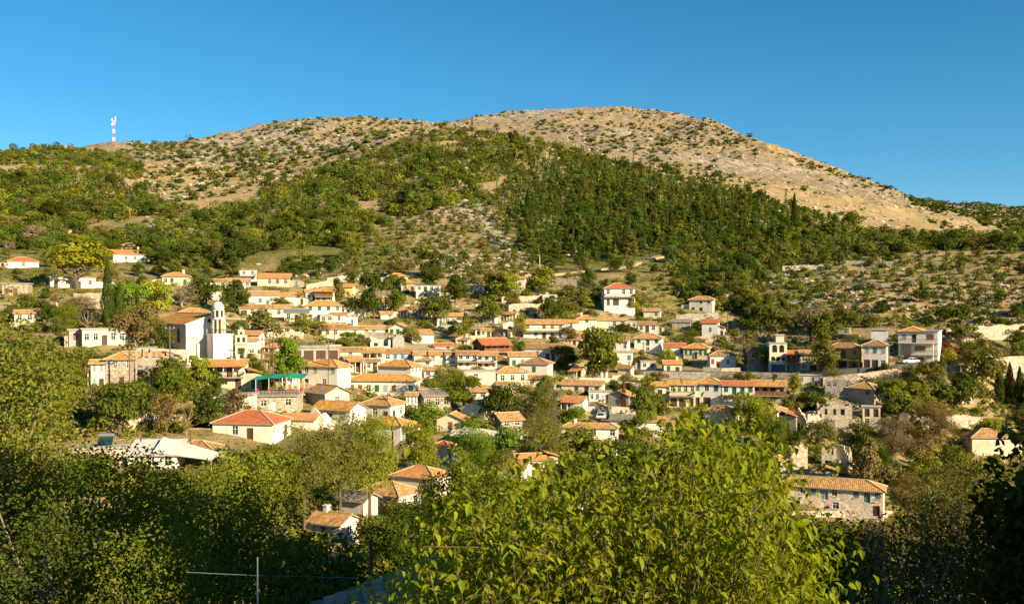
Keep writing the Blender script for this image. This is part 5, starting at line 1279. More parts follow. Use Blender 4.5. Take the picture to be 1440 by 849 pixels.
# --- utility poles and cables
def pole(u, v0, v1, label, bar=True, dd=None):
    o, m = frame_at(u, v1, rnd.uniform(-25, 25), dd, 'utility_pole', label, 'pole', 'wooden utility poles')
    h_ = (v1-v0)*m; mb = MB(); mb.tube([(0,0,-2), (0,0,h_*.6), (rnd.uniform(-.1,.1),0,h_)], [.15,.13,.10], 7); link('pole', mb.mesh('pole', [POLEW]), o)
    if bar:
        mb = MB(); mb.bar((-.8,0,h_-.5),(.8,0,h_-.5),.12); link('crossarm', mb.mesh('crossarm', [POLEW]), o)
        for s in (-.7, 0, .7): q = MB(); q.lathe([(.06, h_-.44), (.08, h_-.3), (.03, h_-.2)], 6, (s, 0)); link('insulator', q.mesh('insulator', [FRAME_W]), o)
    return Vector(o.location)+Vector((0, 0, h_-.25))
PL = {}
for k, (u, v0, v1, lb, b_) in enumerate((
    (182,487,556,'tall brown pole in front of the stone house by the concrete frame',True),(239,458,545,'tall pole with a crossarm left of the church',True),
    (299,468,515,'short pole on the church forecourt',False),(368,474,548,'left pole of the group of three by the bright tree',True),(379,470,548,'middle pole of the group of three by the bright tree',True),
    (384,452,545,'tallest pole of the group of three by the bright tree',True),(331,416,440,'thin pole above the church tower',False),(383,424,445,'thin pole on the tan roof terrace',False),
    (470,466,486,'short pole beside the round green bush',False),(537,411,445,'pole against the dark pair of trees',True),(567,360,384,'pole on the rocky slope above the village',True),
    (474,368,392,'pole above the long stone wall',False),(785,368,386,'pole under the pine wood near the track',False),(824,362,384,'pole on the track near the wood edge',True),
    (896,394,420,'short pole right of the tall red-roofed house',False),(934,378,400,'pole among the upper right trees',True),(1016,384,420,'left pole of two on the wooded right slope',True),(1036,388,420,'right pole of two on the wooded right slope',True),
    (1023,437,470,'pole among trees above the road',True),(1009,481,512,'grey pole with a lamp bracket by the outside stair',True),(905,480,515,'pole in front of the green-shuttered hip-roofed house',True),
    (943,464,485,'pole behind the pair of ochre and red roofs',True),(1250,482,530,'light grey roadside pole beside the square white house',True),(1222,428,452,'pole in the bushes above the road',False),
    (1363,468,507,'brown pole right of the vine bank by the road',True),(1290,538,566,'pole below the road among bushes',False),(1220,613,668,'lone pole above the long stone house',False),
    (545,553,592,'pole in front of the patchy-tiled hip roof',True),(552,590,650,'pole beside the smooth orange roof',False),(697,576,612,'pole in the vine garden by the stone house',True),
    (728,470,492,'short pole beside the wooden cabin',False),(770,572,606,'bare pole in the bushes above the long low white house',False),(877,575,560,'',False),(268,605,650,'pole beside the white sheet canopy',False),(400,602,640,'white pole in front of the big red hip roof',False),
    (462,480,546,'slim pole in front of the big hip-roofed house',True),(670,505,536,'pole by the railed joined houses',False),(818,574,595,'short pole in the shady yard',False),(1105,535,566,'pale pole at the end of the wooden verandah',True))):
    if v0 > v1: continue
    PL[u] = pole(u, v0, v1, lb, b_)
def cable(a, b, label, sag=.035, n=10, r=.022):
    a, b = Vector(a), Vector(b); L = (b-a).length; mb = MB()
    mb.tube([a+(b-a)*k/n-a+Vector((0, 0, -sag*L*4*(k/n)*(1-k/n))) for k in range(n+1)], r, 4)
    return tag(mb.build('power_cable', IRON, None, a), label, 'cable', 'power cables between the poles')
for a, b, l in ((239,384,'long cable sagging in front of the church'),(182,239,'cable between the two poles left of the church'),(368,462,'cable from the three poles to the big hip-roofed house'),(905,943,'cable in the shade behind the ochre and red roofs'),(1016,1023,'cable down the wooded right slope'),(1009,1105,'cable above the road'),(545,697,'cable across the lower centre roofs'),(1250,1363,'cable past the big white house')):
    cable(PL[a], PL[b], l)
# --- cars
def car(u, v, rzdeg, col, label, parked=True):
    h_ = Vector(hit(u, v, 60)); 
    ry = [p for p in road.data.vertices if abs(p.co.x-h_.x) < 3] if u > 860 else []
    if ry: ry.sort(key=lambda p: p.co.y); h_ = Vector((h_.x, ry[0].co.y+1.6, ry[0].co.z+.05))
    else: h_.z = float(ground_z(h_.x, h_.y))+.15
    o = root('parked_car', h_, math.radians(rzdeg), label, 'car', 'cars parked in the village'); P = plain('car paint '+str(col), col, .3, .6)
    prof = [(-2.05,.45),(-2.1,.75),(-1.95,.92),(-1.2,.98),(1.1,.98),(1.9,.86),(2.1,.70),(2.1,.40),(1.75,.28),(-1.75,.28)]
    b = MB(); y = .82
    b.poly([(x,-y,z) for x, z in prof][::-1]); b.poly([(x,y,z) for x, z in prof])
    for (a, c), (d, e) in zip(prof, prof[1:]+prof[:1]): b.poly([(a,-y,c),(d,-y,e),(d,y,e),(a,y,c)])
    link('body', b.mesh('body', [P]), o)
    g = MB(); A = [(-1.5,.975),(-1.05,1.44),(.35,1.46),(1.05,.975)]; yy = .66
    g.poly([(x,-.8 if z < 1 else -yy,z) for x, z in A][::-1]); g.poly([(x,.8 if z < 1 else yy,z) for x, z in A])
    for (a, c), (d, e) in zip(A, A[1:]): g.poly([(a,-(.8 if c < 1 else yy),c),(d,-(.8 if e < 1 else yy),e),(d,(.8 if e < 1 else yy),e),(a,(.8 if c < 1 else yy),c)])
    link('windows', g.mesh('windows', [GLASS]), o)
    rf = MB(); rf.box(-1.05,.36,-yy-.01,yy+.01,1.43,1.50)
    for x0, x1 in ((-1.5,-1.05),(1.05,.35)):
        for s in (-1, 1): rf.bar((x0, s*.8, .98), (x1, s*yy, 1.45), .08)
    for s in (-1, 1): rf.bar((-.3, s*.81, .97), (-.3, s*.665, 1.45), .09)
    link('roof', rf.mesh('roof', [P]), o)
    for x in (-1.3, 1.3):
        for s in (-1, 1):
            w = MB(); w.lathe([(.0,-.1),(.32,-.1),(.32,.1),(.0,.1)], 14); q = link('wheel', w.mesh('wheel', [plain('tyre', (.02,.02,.02), .8)]), o, (x, s*.74, .32)); q.rotation_euler = (math.radians(90), 0, 0)
            w = MB(); w.lathe([(.0,-.115),(.19,-.115),(.19,.115),(.0,.115)], 10); link('rim', w.mesh('rim', [metal('alloy', (.5,.5,.5))]), q)
    for s in (-1, 1): hb_ = MB(); hb_.box(2.06, 2.12, s*.6-.16, s*.6+.16, .6, .74); link('headlight', hb_.mesh('headlight', [plain('lamp lens', (.7,.7,.65), .2)]), o)
car(1281, 515, 178, (.75,.75,.75), 'white car parked in front of the big white house')
car(1303, 513, 172, (.06,.07,.10), 'dark car parked under the vine bank by the road')
car(1347, 511, 188, (.72,.72,.70), 'white car parked by the roadside right of the vine bank')
car(1384, 508, 185, (.6,.6,.6), 'silver car partly behind the roadside tree')
car(212, 549, 60, (.05,.06,.08), 'dark car parked beside the bare concrete frame')
car(846, 590, 75, (.7,.72,.74), 'white car in the shady yard above the long low white house')
car(857, 469, 10, (.65,.65,.65), 'pale car behind the hedge in the upper row')
# --- white canopy sheet and small yard canopy
cp, m = frame_at(272, 660, -14, None, 'sheet_canopy', 'white sheet canopy sloping on thin posts in the left foreground', 'canopy')
mb = MB(); q_ = [(-5.2,-1.5,2.7),(3.0,-2.0,1.6),(3.0,2.5,2.0),(-4.8,2.5,4.3)]; mb.poly(q_); mb.poly([(a,b,z-.06) for a,b,z in q_][::-1]); link('sheet', mb.mesh('sheet', [ROOFC['w']()]), cp); mb = MB()
for a,b,z in q_: mb = MB(); mb.bar((a*.95,b*.9,-3),(a*.95,b*.9,z-.1),.1); link('post', mb.mesh('post', [FRAME_W]), cp)
cp, m = frame_at(690, 632, -10, None, 'sheet_canopy', 'pale tarpaulin roof sagging beside the vine garden', 'canopy')
mb = MB(); q_ = [(-7,-2,2.6),(5,-2,1.7),(5,3,2.4),(-5,3,3.6)]; mb.poly(q_); mb.poly([(a,b,z-.06) for a,b,z in q_][::-1]); link('sheet', mb.mesh('sheet', [concrete('tarpaulin', (.62,.56,.44))]), cp); mb = MB()
for a,b,z in q_: mb = MB(); mb.bar((a*.95,b*.9,-3),(a*.95,b*.9,z-.1),.1); link('post', mb.mesh('post', [POLEW]), cp)
# ------------------------------------------------------------------ trees one can tell apart
def crown_mesh(name, VQT, mat=None):
    V, Q, T = VQT; return np_mesh(name, V, Q, [mat or FOL], np.repeat(T[:, None], 3, 1))
def trunk_mesh(seed, mat, rad=.03, limbs=6, top=.62, base=-.35):
    g = random.Random(seed); mb = MB(); b = (g.uniform(-.04,.04), g.uniform(-.04,.04))
    mb.tube([(0,0,base),(0,0,.02),(b[0],b[1],.22),(b[0]*2,b[1]*2,top)], [rad*1.35, rad*1.1, rad*.8, rad*.25], 7)
    for k in range(limbs):
        a = g.uniform(0, 6.28); z = g.uniform(.18, .45); l = g.uniform(.18, .34); e = (l*math.cos(a), l*math.sin(a), z+g.uniform(.15, .4))
        mb.tube([(b[0]*z*4, b[1]*z*4, z), (e[0]*.5, e[1]*.5, z+.1), e], [rad*.55, rad*.4, rad*.12], 5)
    return mb.mesh('trunk', [mat])
NV = 2400
CROWNS = {
 'round': [crown_mesh('crown', lobes_crown(NV, .062, 200+k, 16, 1.0, .4, .16, .2)) for k in range(5)],
 'open': [crown_mesh('crown', lobes_crown(1500, .06, 220+k, 20, 1.1, .8, .2, .17, .6)) for k in range(4)],
 'wide': [crown_mesh('crown', lobes_crown(3000, .05, 230+k, 26, .62, .35, .42, .16)) for k in range(2)],
 'bush': [crown_mesh('crown', lobes_crown(1500, .085, 240+k, 12, .9, .4, .0, .24)) for k in range(4)],
 'bare': [crown_mesh('crown', lobes_crown(700, .05, 250+k, 24, 1.1, .9, .2, .17, .45)) for k in range(3)],
 'cypress': [crown_mesh('crown', cone_crown(2600, .075, 260+k, .75, .05, .3, .22)) for k in range(3)],
 'pine': [crown_mesh('crown', tier_crown(2600, .075, 270+k)) for k in range(2)],
 'olive': [crown_mesh('crown', lobes_crown(9000, .034, 280+k, 40, 1.15, .6, .0, .18, .42)) for k in range(3)],
 'big': [crown_mesh('crown', lobes_crown(8000, .036, 290+k, 40, 1.15, .5, .0, .18, .7)) for k in range(3)],
}
TRUNKS = {k: trunk_mesh(300+i, BARKL if k in ('bare',) else BARK, .022 if k == 'olive' else .035 if k not in ('cypress', 'bush') else .03, {'bare': 14, 'open': 10, 'olive': 10, 'cypress': 0, 'bush': 3}.get(k, 7), .8 if k in ('bare', 'cypress') else .6) for i, k in enumerate(CROWNS)}
TNAME = {'round': 'broadleaf_tree', 'open': 'broadleaf_tree', 'wide': 'broadleaf_tree', 'bush': 'bush', 'bare': 'sparse_tree', 'cypress': 'cypress_tree', 'pine': 'pine_tree', 'olive': 'olive_tree', 'big': 'broadleaf_tree'}
TREES = []
def put_tree(p, w, h, kind, tint, label, cat=None, group=None, sink=.15):
    nm = TNAME[kind]; p = Vector(p); p.z -= sink
    o = root(nm, p, rnd.uniform(0, 6.28), label, cat or ('bush' if nm == 'bush' else 'tree'), group)
    c = link('crown', rnd.choice(CROWNS[kind]), o); c.scale = (w*1.08, w*1.08, h*1.03); c.color = (*tint, 1)
    if kind != 'bush' or h > 3: t = link('trunk', TRUNKS[kind], o); t.scale = (w, w, h)
    return o
WORDS = {}
def tree(u, vb, w, h, kind, tint, label=None, dd=None, group=None):
    hp = hit(u, vb, 60) if dd is None else at(u, vb, dd)
    m = hp[1]/F; o = put_tree(hp, w*m, h*m, kind, jit(tint, .08), label, None, group)
    TREES.append((u, vb, w, h, hp[1], o)); return o
T_ = tree
T_(108,406,100,66,'wide',YLW,'broad yellow-green tree with a flat spreading crown on the left slope')
T_(151,462,17,98,'cypress',CYP,'tallest dark cypress standing alone left of the church')
T_(168,462,17,62,'cypress',DKG,'shorter darker cypress just right of the tallest cypress')
T_(186,458,50,62,'round',BRT,'bright green tree right of the two cypresses')
T_(222,446,52,52,'round',YLW,'bright yellow-green tree above the church roof')
T_(188,488,58,60,'round',BRW,'rusty olive-brown tree left of the church nave')
T_(212,484,40,40,'open',OLV,'thin olive tree touching the brown tree by the church')
T_(232,497,28,40,'round',DKG,'dark tree against the shaded side wall of the church')
T_(256,432,55,42,'bare',GRYB,'greyish half-bare tree above the church roof')
T_(290,428,46,40,'round',DKG,'dark green tree behind the bell tower')
T_(330,440,42,46,'round',DKG,'dark round tree between the bell tower and the long tan roof')
T_(395,441,30,24,'round',MDG,'green tree by the low orange roof above the bell tower')
T_(372,470,50,36,'bush',OLV,'bushy olive garden tree below the tan roof and brown door')
T_(402,541,52,66,'round',BRT,'bright green tree right of the three tall poles')
T_(355,535,26,40,'open',MDG,'slim green tree left of the three tall poles')
T_(238,553,48,54,'round',MDG,'left street tree below the church forecourt wall')
T_(276,552,46,52,'round',LTG,'right street tree below the church forecourt wall')
T_(302,552,30,32,'round',DKG,'dark vine-covered tree at the corner of the cream balcony house')
T_(168,612,76,78,'round',MDG,'broad green tree below the stone house and dark car')
T_(206,590,30,50,'round',DKG,'dark small tree between the dark car and the tall retaining wall')
T_(234,612,40,62,'open',BRW,'yellow-brown open tree beside the tall retaining wall')
T_(296,604,56,62,'round',DKG,'dark tree below the flat-roofed white building')
T_(336,585,46,40,'open',BRW,'reddish open tree in front of the flat-roofed white building')
T_(262,612,36,52,'bare',OLV,'thin olive tree with bare branches near the brown tile roof')
T_(526,448,36,64,'round',DKG,'dark green tree, left of the tall pair beyond the blue-grey roof')
T_(551,446,36,60,'round',MDG,'dark green tree, right of the tall pair beyond the blue-grey roof')
T_(478,424,24,26,'round',OLV,'small olive tree beside the orange-yellow house')
T_(500,440,36,22,'bush',MDG,'green bushes above the blue-grey hip roof')
T_(488,488,30,22,'round',BRT,'neat round green bush in front of the middle row')
T_(510,484,22,16,'bush',BRW,'brownish bush before the third house of the middle row')
T_(448,470,34,18,'bush',MDG,'green bush before the long pale house with porch posts')
T_(424,472,34,34,'open',LTG,'light green garden tree left of the middle row')
T_(612,452,48,38,'round',MDG,'round green tree on the terrace right of the middle row')
T_(640,428,36,42,'round',DKG,'dark round tree behind the weathered pale house')
T_(612,392,44,40,'round',DKG,'dark tree right above the roofless-looking pale house')
T_(698,418,36,38,'round',MDG,'left green tree of two below the pine wood edge')
T_(712,424,44,42,'round',LTG,'right green tree of two below the pine wood edge')
T_(690,455,46,40,'round',MDG,'rounded green tree in the middle of the stony terraces')
T_(655,478,36,36,'open',LTG,'pale green tree at the end of the low ruined terrace wall')
T_(578,480,34,22,'bush',OLV,'bush before the green-shuttered gable')
T_(640,470,20,20,'round',DKG,'small dark tree near the weathered pale house')
T_(730,478,22,40,'open',LTG,'light green tree beside the tiny white gatehouse')
T_(775,452,34,36,'round',DKG,'dark tree standing just above the orange-shuttered house')
T_(795,440,36,24,'bush',MDG,'green hedge-like tree right of the plain white shed')
T_(760,400,40,26,'bush',LTG,'light green bushes under the slim white lamp post')
T_(806,420,46,20,'bush',OLV,'olive scrub left of the tall red-roofed house')
T_(838,531,66,72,'round',MDG,'large round green tree in the middle of the village')
T_(800,482,28,26,'open',BRW,'thin brownish tree right of the orange-shuttered house')
T_(836,478,30,12,'bush',DKG,'dark hedge before the yellow-ochre hip roof')
T_(882,466,34,12,'bush',DKG,'dark hedge below the flat-roofed block of the upper row')
T_(890,440,24,28,'round',LTG,'light green tree right of the tall red-roofed house')
T_(877,574,7,46,'cypress',(.25,.09,.025),'narrow rust-brown cypress by the road')
T_(628,572,58,64,'olive',LTG,'tall light olive-green tree in the very centre of the village')
T_(652,576,46,48,'round',MDG,'round green tree right of the tall central olive-green one')
T_(606,596,46,32,'bush',BRT,'dense round bright bush beside the old stone house')
T_(706,594,58,56,'round',DKG,'dark round tree below the off-white hip-roofed house')
T_(748,604,64,72,'olive',OLV,'tall olive-brown tree above the orange brick house')
T_(775,600,40,62,'open',GRYB,'greyish thin tree right of the orange brick house')
T_(765,560,30,34,'round',OLV,'small olive tree below the red-brown hip roof')
T_(795,520,40,34,'round',DKG,'dark trees tucked left of the large round central tree')
T_(808,596,36,26,'bush',BRT,'green garden bush by the orange-roofed porch house')
T_(905,600,36,60,'round',MDG,'green tree right of the small grey gabled house')
T_(925,585,34,34,'bush',MDG,'green bush beside the roadside steps')
T_(912,560,24,36,'open',LTG,'thin light tree left of the leftmost house below the road')
T_(905,515,34,16,'bush',OLV,'vine-like bush before the green-shuttered hip-roofed house')
T_(938,520,26,34,'open',YLW,'yellowish small tree by the roadside building')
T_(970,606,26,32,'round',OLV,'round olive tree in front of the white houses below the road')
T_(1055,521,26,40,'open',OLV,'left yellow-green tree before the shadowed stone house')
T_(1076,522,28,40,'open',LTG,'right yellow-green tree before the shadowed stone house')
T_(1116,555,20,30,'round',LTG,'small bright tree at the end of the wooden verandah')
T_(1158,527,46,48,'round',OLV,'round roadside tree before the shadowed tan-roofed house')
T_(1112,588,30,34,'round',OLV,'round olive tree between the verandah house and the ruins')
T_(1142,582,52,34,'round',DKG,'dark green trees above the pointed ruin')
T_(1262,590,60,56,'round',LTG,'round light green tree right of the green-shuttered stone house')
T_(1312,560,44,52,'round',OLV,'round olive tree directly below the big white house')
T_(1382,552,60,66,'round',OLV,'large olive tree rising beside the road at the right')
T_(1352,486,52,58,'pine',MDG,'dense dark pine right of the big white house')
T_(1332,505,44,28,'bush',(.17,.05,.03),'bank of dark red vine beside the big white house')
T_(1334,512,24,24,'bush',LTG,'green bush in front of the red vine bank')
T_(1225,460,40,20,'bush',OLV,'pale round bush above the blue-grey shed')
T_(1092,470,46,42,'round',OLV,'large round olive tree above the arched white house')
T_(1140,480,60,52,'open',GRYB,'greyish thin trees above the road on the right')
T_(1060,470,44,40,'round',DKG,'dark tree above the shadowed stone house')
T_(1160,484,44,44,'round',MDG,'green tree above the shadowed tan-roofed house')
T_(1066,405,9,32,'cypress',CYP,'small dark cypress on the wooded right slope')
T_(1296,418,8,22,'cypress',CYP,'tiny cypress on the open right slope')
T_(1405,570,14,52,'cypress',CYP,'left cypress at the far right edge')
T_(1420,560,14,50,'cypress',(.14,.085,.03),'brown cypress at the far right edge')
T_(1434,572,14,56,'cypress',DKG,'right cypress at the far right edge')
T_(1290,560,36,30,'bush',OLV,'olive bush below the roadside wall')
T_(1345,570,56,46,'bush',DKG,'dark bushes below the bright road wall')
T_(1310,625,70,66,'olive',BRW,'large yellow-brown tree left of the far right house')
T_(1255,640,60,56,'olive',GRYB,'grey twiggy tree right of the ruined stone front')
T_(1060,612,62,60,'big',LTG,'light green tree before the wide tan hip roof')
T_(1086,640,50,60,'big',MDG,'green tree left of the pointed ruin')
T_(1150,622,56,34,'open',OLV,'olive bushes below the arched ruin front')
T_(1216,628,50,36,'bush',OLV,'scrubby bush below the concrete frame house')
T_(1108,622,36,24,'bush',DKG,'dark bush between the ruins')
T_(640,634,10,10,'bush',DKG,'small bush beside the tiny red-roofed house')
T_(662,668,70,82,'olive',BRT,'feathery bright green tree right of the tiny red-roofed house')
T_(590,668,60,82,'big',LTG,'light green tree left of the tiny red-roofed house')
T_(712,640,44,44,'round',BRT,'bright small tree beside the sagging tarpaulin')
T_(668,614,70,30,'bush',OLV,'vine garden before the white-gabled house')
T_(766,650,70,66,'olive',OLV,'olive tree left of the long low white house')
T_(815,640,60,40,'bush',MDG,'garden bushes before the long low white house')
T_(890,622,46,40,'round',MDG,'green tree before the tan-roofed house in the lower centre')
for (u, v, w, h, d, tint, kd, lb) in (
 (428,704,96,110,112,OLV,'olive','big olive-green tree, left of the cluster above the near roofs'), (478,700,92,124,118,OLV,'olive','big olive-green tree in the middle of the cluster above the near roofs'),
 (520,690,88,112,124,LTG,'olive','big olive-green tree, right of the cluster above the near roofs'), (392,720,80,96,98,MDG,'big','dark green tree beside the olive cluster'),
 (352,760,110,128,72,LTG,'big','tall light green tree in front of the large red hip roof'), (292,770,100,122,64,MDG,'big','green tree left of the tall light green one'),
 (560,726,46,34,132,BRW,'bush','brown vine growing over the golden tile roof'), (528,760,60,40,112,OLV,'bush','scrub below the near tiled roofs'),
 (640,760,100,120,92,MDG,'big','dark green tree right of the near rusty roof'), (700,760,110,130,84,MDG,'olive','green tree behind the left of the leafy tree tops'),
 (560,800,110,90,78,DKG,'big','dark shaded tree below the near roofs'), (600,770,70,90,100,DKG,'olive','dark tree between the near roofs and leafy tree'),
 (1230,790,110,62,95,BRW,'olive','brownish tree below the long stone house'), (1150,780,110,52,90,MDG,'olive','green tree below the left end of the long stone house'),
 (1330,770,100,120,100,OLV,'olive','olive-brown tree right of the long stone house'), (1360,740,90,110,115,MDG,'big','dark tree below the far right house'), (1278,720,56,60,130,BRW,'olive','twiggy brown tree beside the long stone house'),
 (980,700,110,110,110,DKG,'big','dark tree behind the leafy tree tops'), (880,700,100,90,110,DKG,'big','dark tree under the little tan-roofed hut'), (1040,720,100,100,100,DKG,'big','dark tree left of the long stone house'),
 (800,720,90,80,110,DKG,'big','dark tree in front of the grey-roofed house in the centre'),
 (110,690,100,60,70,MDG,'big','green bushes before the concrete-roofed house'), (230,700,90,46,76,OLV,'big','olive bushes before the pale sheet roofs')):
    tree(u, v, w, h, kd, tint, lb, d)

# --- filler trees: thrown over the village ground wherever they hide no house front
def clear_of_houses(u, v, w, h, d, x, y, wm):
    for q in HOUSES:
        if q['d'] > d-1:
            if u+w*.42 > q['u0'] and u-w*.42 < q['u1'] and v-h < q['vb']-.30*(q['vb']-q['ve']) and v > q['ve']: return False
        dx, dy = x-q['loc'][0], y-q['loc'][1]
        if abs(dx) < q['W']/2+wm*.3 and abs(dy) < q['D']/2+wm*.3: return False
    return True
REL = []
SEEN = {}
def auto_label(u, v, d, w, adj, form):
    q = min((q for q in HOUSES if len(q['label'].split()) > 2), key=lambda q: abs((q['u0']+q['u1'])/2-u)-(q['u1']-q['u0'])/2*.6+abs(q['vb']-v)*1.3)
    uc = (q['u0']+q['u1'])/2
    if q['u0'] <= u <= q['u1']: rel = 'in front of' if d < q['d'] else 'behind'
    else: rel = 'left of' if u < uc else 'right of'
    base = f"{rel} the {short(q['label'])}"
    for a in adj:
        l = f'{a} {form} {base}'
        if l not in SEEN: SEEN[l] = 1; return l, None
    SEEN[l] = 1; return None, None
g = random.Random(77); nf = 0; px = [(t[0], t[1], t[2]) for t in TREES]
us = [p[0] for p in VILL]; vs = [p[1] for p in VILL]
for _ in range(120000):
    if nf >= 300: break
    u = g.uniform(-20, 1460); v = g.uniform(352, 705)
    if not inpoly(u, v, VILL): continue
    hp = hit(u, v, 100)
    if hp is None: continue
    m = hp[1]/F; k = g.random()
    kind = 'round' if k < .36 else 'open' if k < .50 else 'bush' if k < .82 else 'bare' if k < .9 else 'olive'
    wm = g.uniform(3.8, 7.5) if kind != 'bush' else g.uniform(2.2, 4.2)
    hm = wm*g.uniform(.85, 1.25) if kind != 'bush' else wm*g.uniform(.5, .75)
    w, h = wm/m, hm/m
    if any(abs(a-u) < (w+c)*.30 and abs(b-v) < (w+c)*.14 for a, b, c in px): continue
    if not clear_of_houses(u, v, w, h, hp[1], hp[0], hp[1], wm): continue
    c = g.random(); tn = ('dark green', DKG) if c < .34 else ('green', MDG) if c < .62 else ('olive green', OLV) if c < .82 else ('light green', LTG) if c < .93 else ('brownish', BRW)
    if kind == 'bare': tn = ('greyish', GRYB)
    form = {'round': 'round tree', 'open': 'open-crowned tree', 'bush': 'bush', 'bare': 'half-bare tree', 'olive': 'feathery tree'}[kind]
    big = 'large' if wm > 6.2 else 'small' if wm < 4 else 'middle-sized'
    lb, gr = auto_label(u, v, hp[1], w, [f'{tn[0]}', f'{big} {tn[0]}', f'low {tn[0]}', f'broad {tn[0]}', f'ragged {tn[0]}'], form)
    if lb is None: continue
    tree(u, v, w, h, kind, tn[1], lb, None, gr); px.append((u, v, w)); nf += 1
print('FILL', nf, len(TREES))
# --- dry stone garden walls in front of houses
gw = random.Random(31); nw = 0
for q in list(HOUSES):
    if nw >= 46 or len(q['label'].split()) < 4 or q['vb'] < 400 or gw.random() < .45: continue
    v = q['vb']+gw.uniform(3, 6); a, b = q['u0']-gw.uniform(2, 14), q['u1']+gw.uniform(2, 14)
    if any(k is not q and k['u0'] < b and k['u1'] > a and k['ve']-2 < v and k['vb'] > v-6 for k in HOUSES): continue
    wall_seg([(a, v), ((a+b)/2, v+gw.uniform(-1.5, 1.5)), (b, v+gw.uniform(-1, 1))], gw.uniform(4, 8), gw.choice((SL, SW, SL)), f"dry stone garden wall in front of the {short(q['label'])}", jag=.07); nw += 1
# --- the nearest shrubs and trees of the wood, things of their own
items.sort(key=lambda i: -i[3]/i[1]); near, items = items[:170], items[170:]
for (x, y, z, w, h, col, k) in near:
    sp = x/y*F+U0 > 930
    put_tree((x, y, z+.3), w, h*1.05, 'bush' if w < 4.5 else 'round', col, ('dark rounded shrub on the stony right-hand slope' if sp else 'rounded shrub at the lower edge of the hillside wood') if w < 4.5 else ('dark round tree on the right-hand slope above the road' if sp else 'round tree at the lower edge of the hillside wood'),
             None, 'shrubs and trees of the right-hand slope' if sp else 'trees along the lower edge of the wood')
pine_items.sort(key=lambda i: -i[3]*i[4]/i[1]**2); nearp, pine_items = pine_items[:60], pine_items[60:]
for (x, y, z, w, h, col, k) in nearp:
    cy = k[0] == 'c'
    put_tree((x, y, z+.3), w, h, 'cypress' if cy else 'pine', col, 'slim cypress at the lower edge of the pine wood' if cy else 'pine at the lower edge of the pine wood', None, 'cypresses of the pine wood' if cy else 'pines of the pine wood')
# --- loose limestone on the slopes
IV = np.array([(0,.526,.851),(0,-.526,.851),(0,.526,-.851),(0,-.526,-.851),(.526,.851,0),(-.526,.851,0),(.526,-.851,0),(-.526,-.851,0),(.851,0,.526),(-.851,0,.526),(.851,0,-.526),(-.851,0,-.526)])
IF = np.array([(0,1,8),(0,8,4),(0,4,5),(0,5,9),(0,9,1),(1,9,7),(1,7,6),(1,6,8),(8,6,10),(8,10,4),(4,10,2),(4,2,5),(5,2,11),(5,11,9),(9,11,7),(7,11,3),(7,3,6),(6,3,10),(10,3,2),(2,3,11)])
def rocks():
    g = np.random.default_rng(5); Vs, Qs, off = [], [], 0; spots = []
    for reg, n, sp, sd, sz in ((SCREE, 900, 1.3, 61, (.5, 1.7)), (SPUR, 1500, 1.2, 62, (.4, 1.5)), (MOUNT, 2600, .9, 63, (1.2, 3.6)), ([(440,385),(860,380),(900,440),(800,470),(560,450)], 900, 1.2, 64, (.4, 1.4)), (BWOOD, 900, 1.6, 65, (1.0, 3.0)), (FIELD, 250, 2, 66, (.8, 2.2))):
        spots += [q for q in scatter(reg, n, sp, sd, sz) if float(fbm(q[2]/60, q[3]/60, 3, 71)) > -.12]
    for (u, v, x, y, z, w) in spots:
        for k in range(1+int(g.integers(0, 4))):
            ws = w*(1 if k == 0 else .25+.4*g.random()); V = IV*np.array([ws*.8*(.7+.8*g.random()), ws*.6, ws*.42*(.6+.8*g.random())])*(1+.55*(g.random((12, 1))-.5)); a = g.random()*6.28; ca, sa = math.cos(a), math.sin(a); dx, dy = (0, 0) if k == 0 else g.normal(size=2)*w*.9
            zz = z if k == 0 else float(ground_z(x+dx, y+dy))
            V = np.stack([V[:, 0]*ca-V[:, 1]*sa+x+dx, V[:, 0]*sa+V[:, 1]*ca+y+dy, V[:, 2]+zz+ws*.05], 1); Vs.append(V); Qs.append(IF+off); off += 12
    t = NT('limestone'); gp = t.n('NewGeometry').outputs['Position']; n = t.noise(gp, .7, 6, .75)
    return tag(link('limestone_rocks', np_mesh('limestone_rocks', np.concatenate(Vs), np.concatenate(Qs), [t.principled(t.mix((.26,.205,.145), (.56,.47,.36), t.ramp(n, [(.35, 0), (.65, 1)])), .95, t.bump(n, .8, .5), .1)])), 'pale limestone rocks strewn over the slopes', 'rocks', None, 'stuff')
rocks()
# --- weeds and brambles covering the village gardens and the valley floor
def undergrowth():
    g = random.Random(8); UG = [lobes_crown(34, .34, 400+k, 4, .9, .5, .0, .34, .6) for k in range(6)]; it = []; k = 0
    for _ in range(50000):
        if k >= 8000: break
        u = g.uniform(-40, 1480); v = g.uniform(352, 849)
        if v < 640 and not inpoly(u, v, VILL): continue
        hp = hit(u, v, 45)
        if hp is None: continue
        x, y, z = hp; w = g.uniform(.8, 2.7)*(1.25 if v > 640 else 1)
        if any(abs(x-q['loc'][0]) < q['W']/2+w*.5 and abs(y-q['loc'][1]) < q['D']/2+w*.5 for q in HOUSES): continue
        if v < 560 and 1 > 0 and u > 865 and abs(v-524) < 5: continue
        if float(fbm(x/9, y/9, 3, 51)) < -.16: continue
        c = rnd.random(); k += 1
        it.append((x, y, z-.1, w, w*g.uniform(.35, .8), jit(OLV if c < .38 else MDG if c < .68 else BRW if c < .80 else GRYB if c < .86 else LTG), g.randrange(6)))
    mass('undergrowth', it, UG, 'weeds and brambles covering the gardens and valley floor', 'undergrowth')
undergrowth()
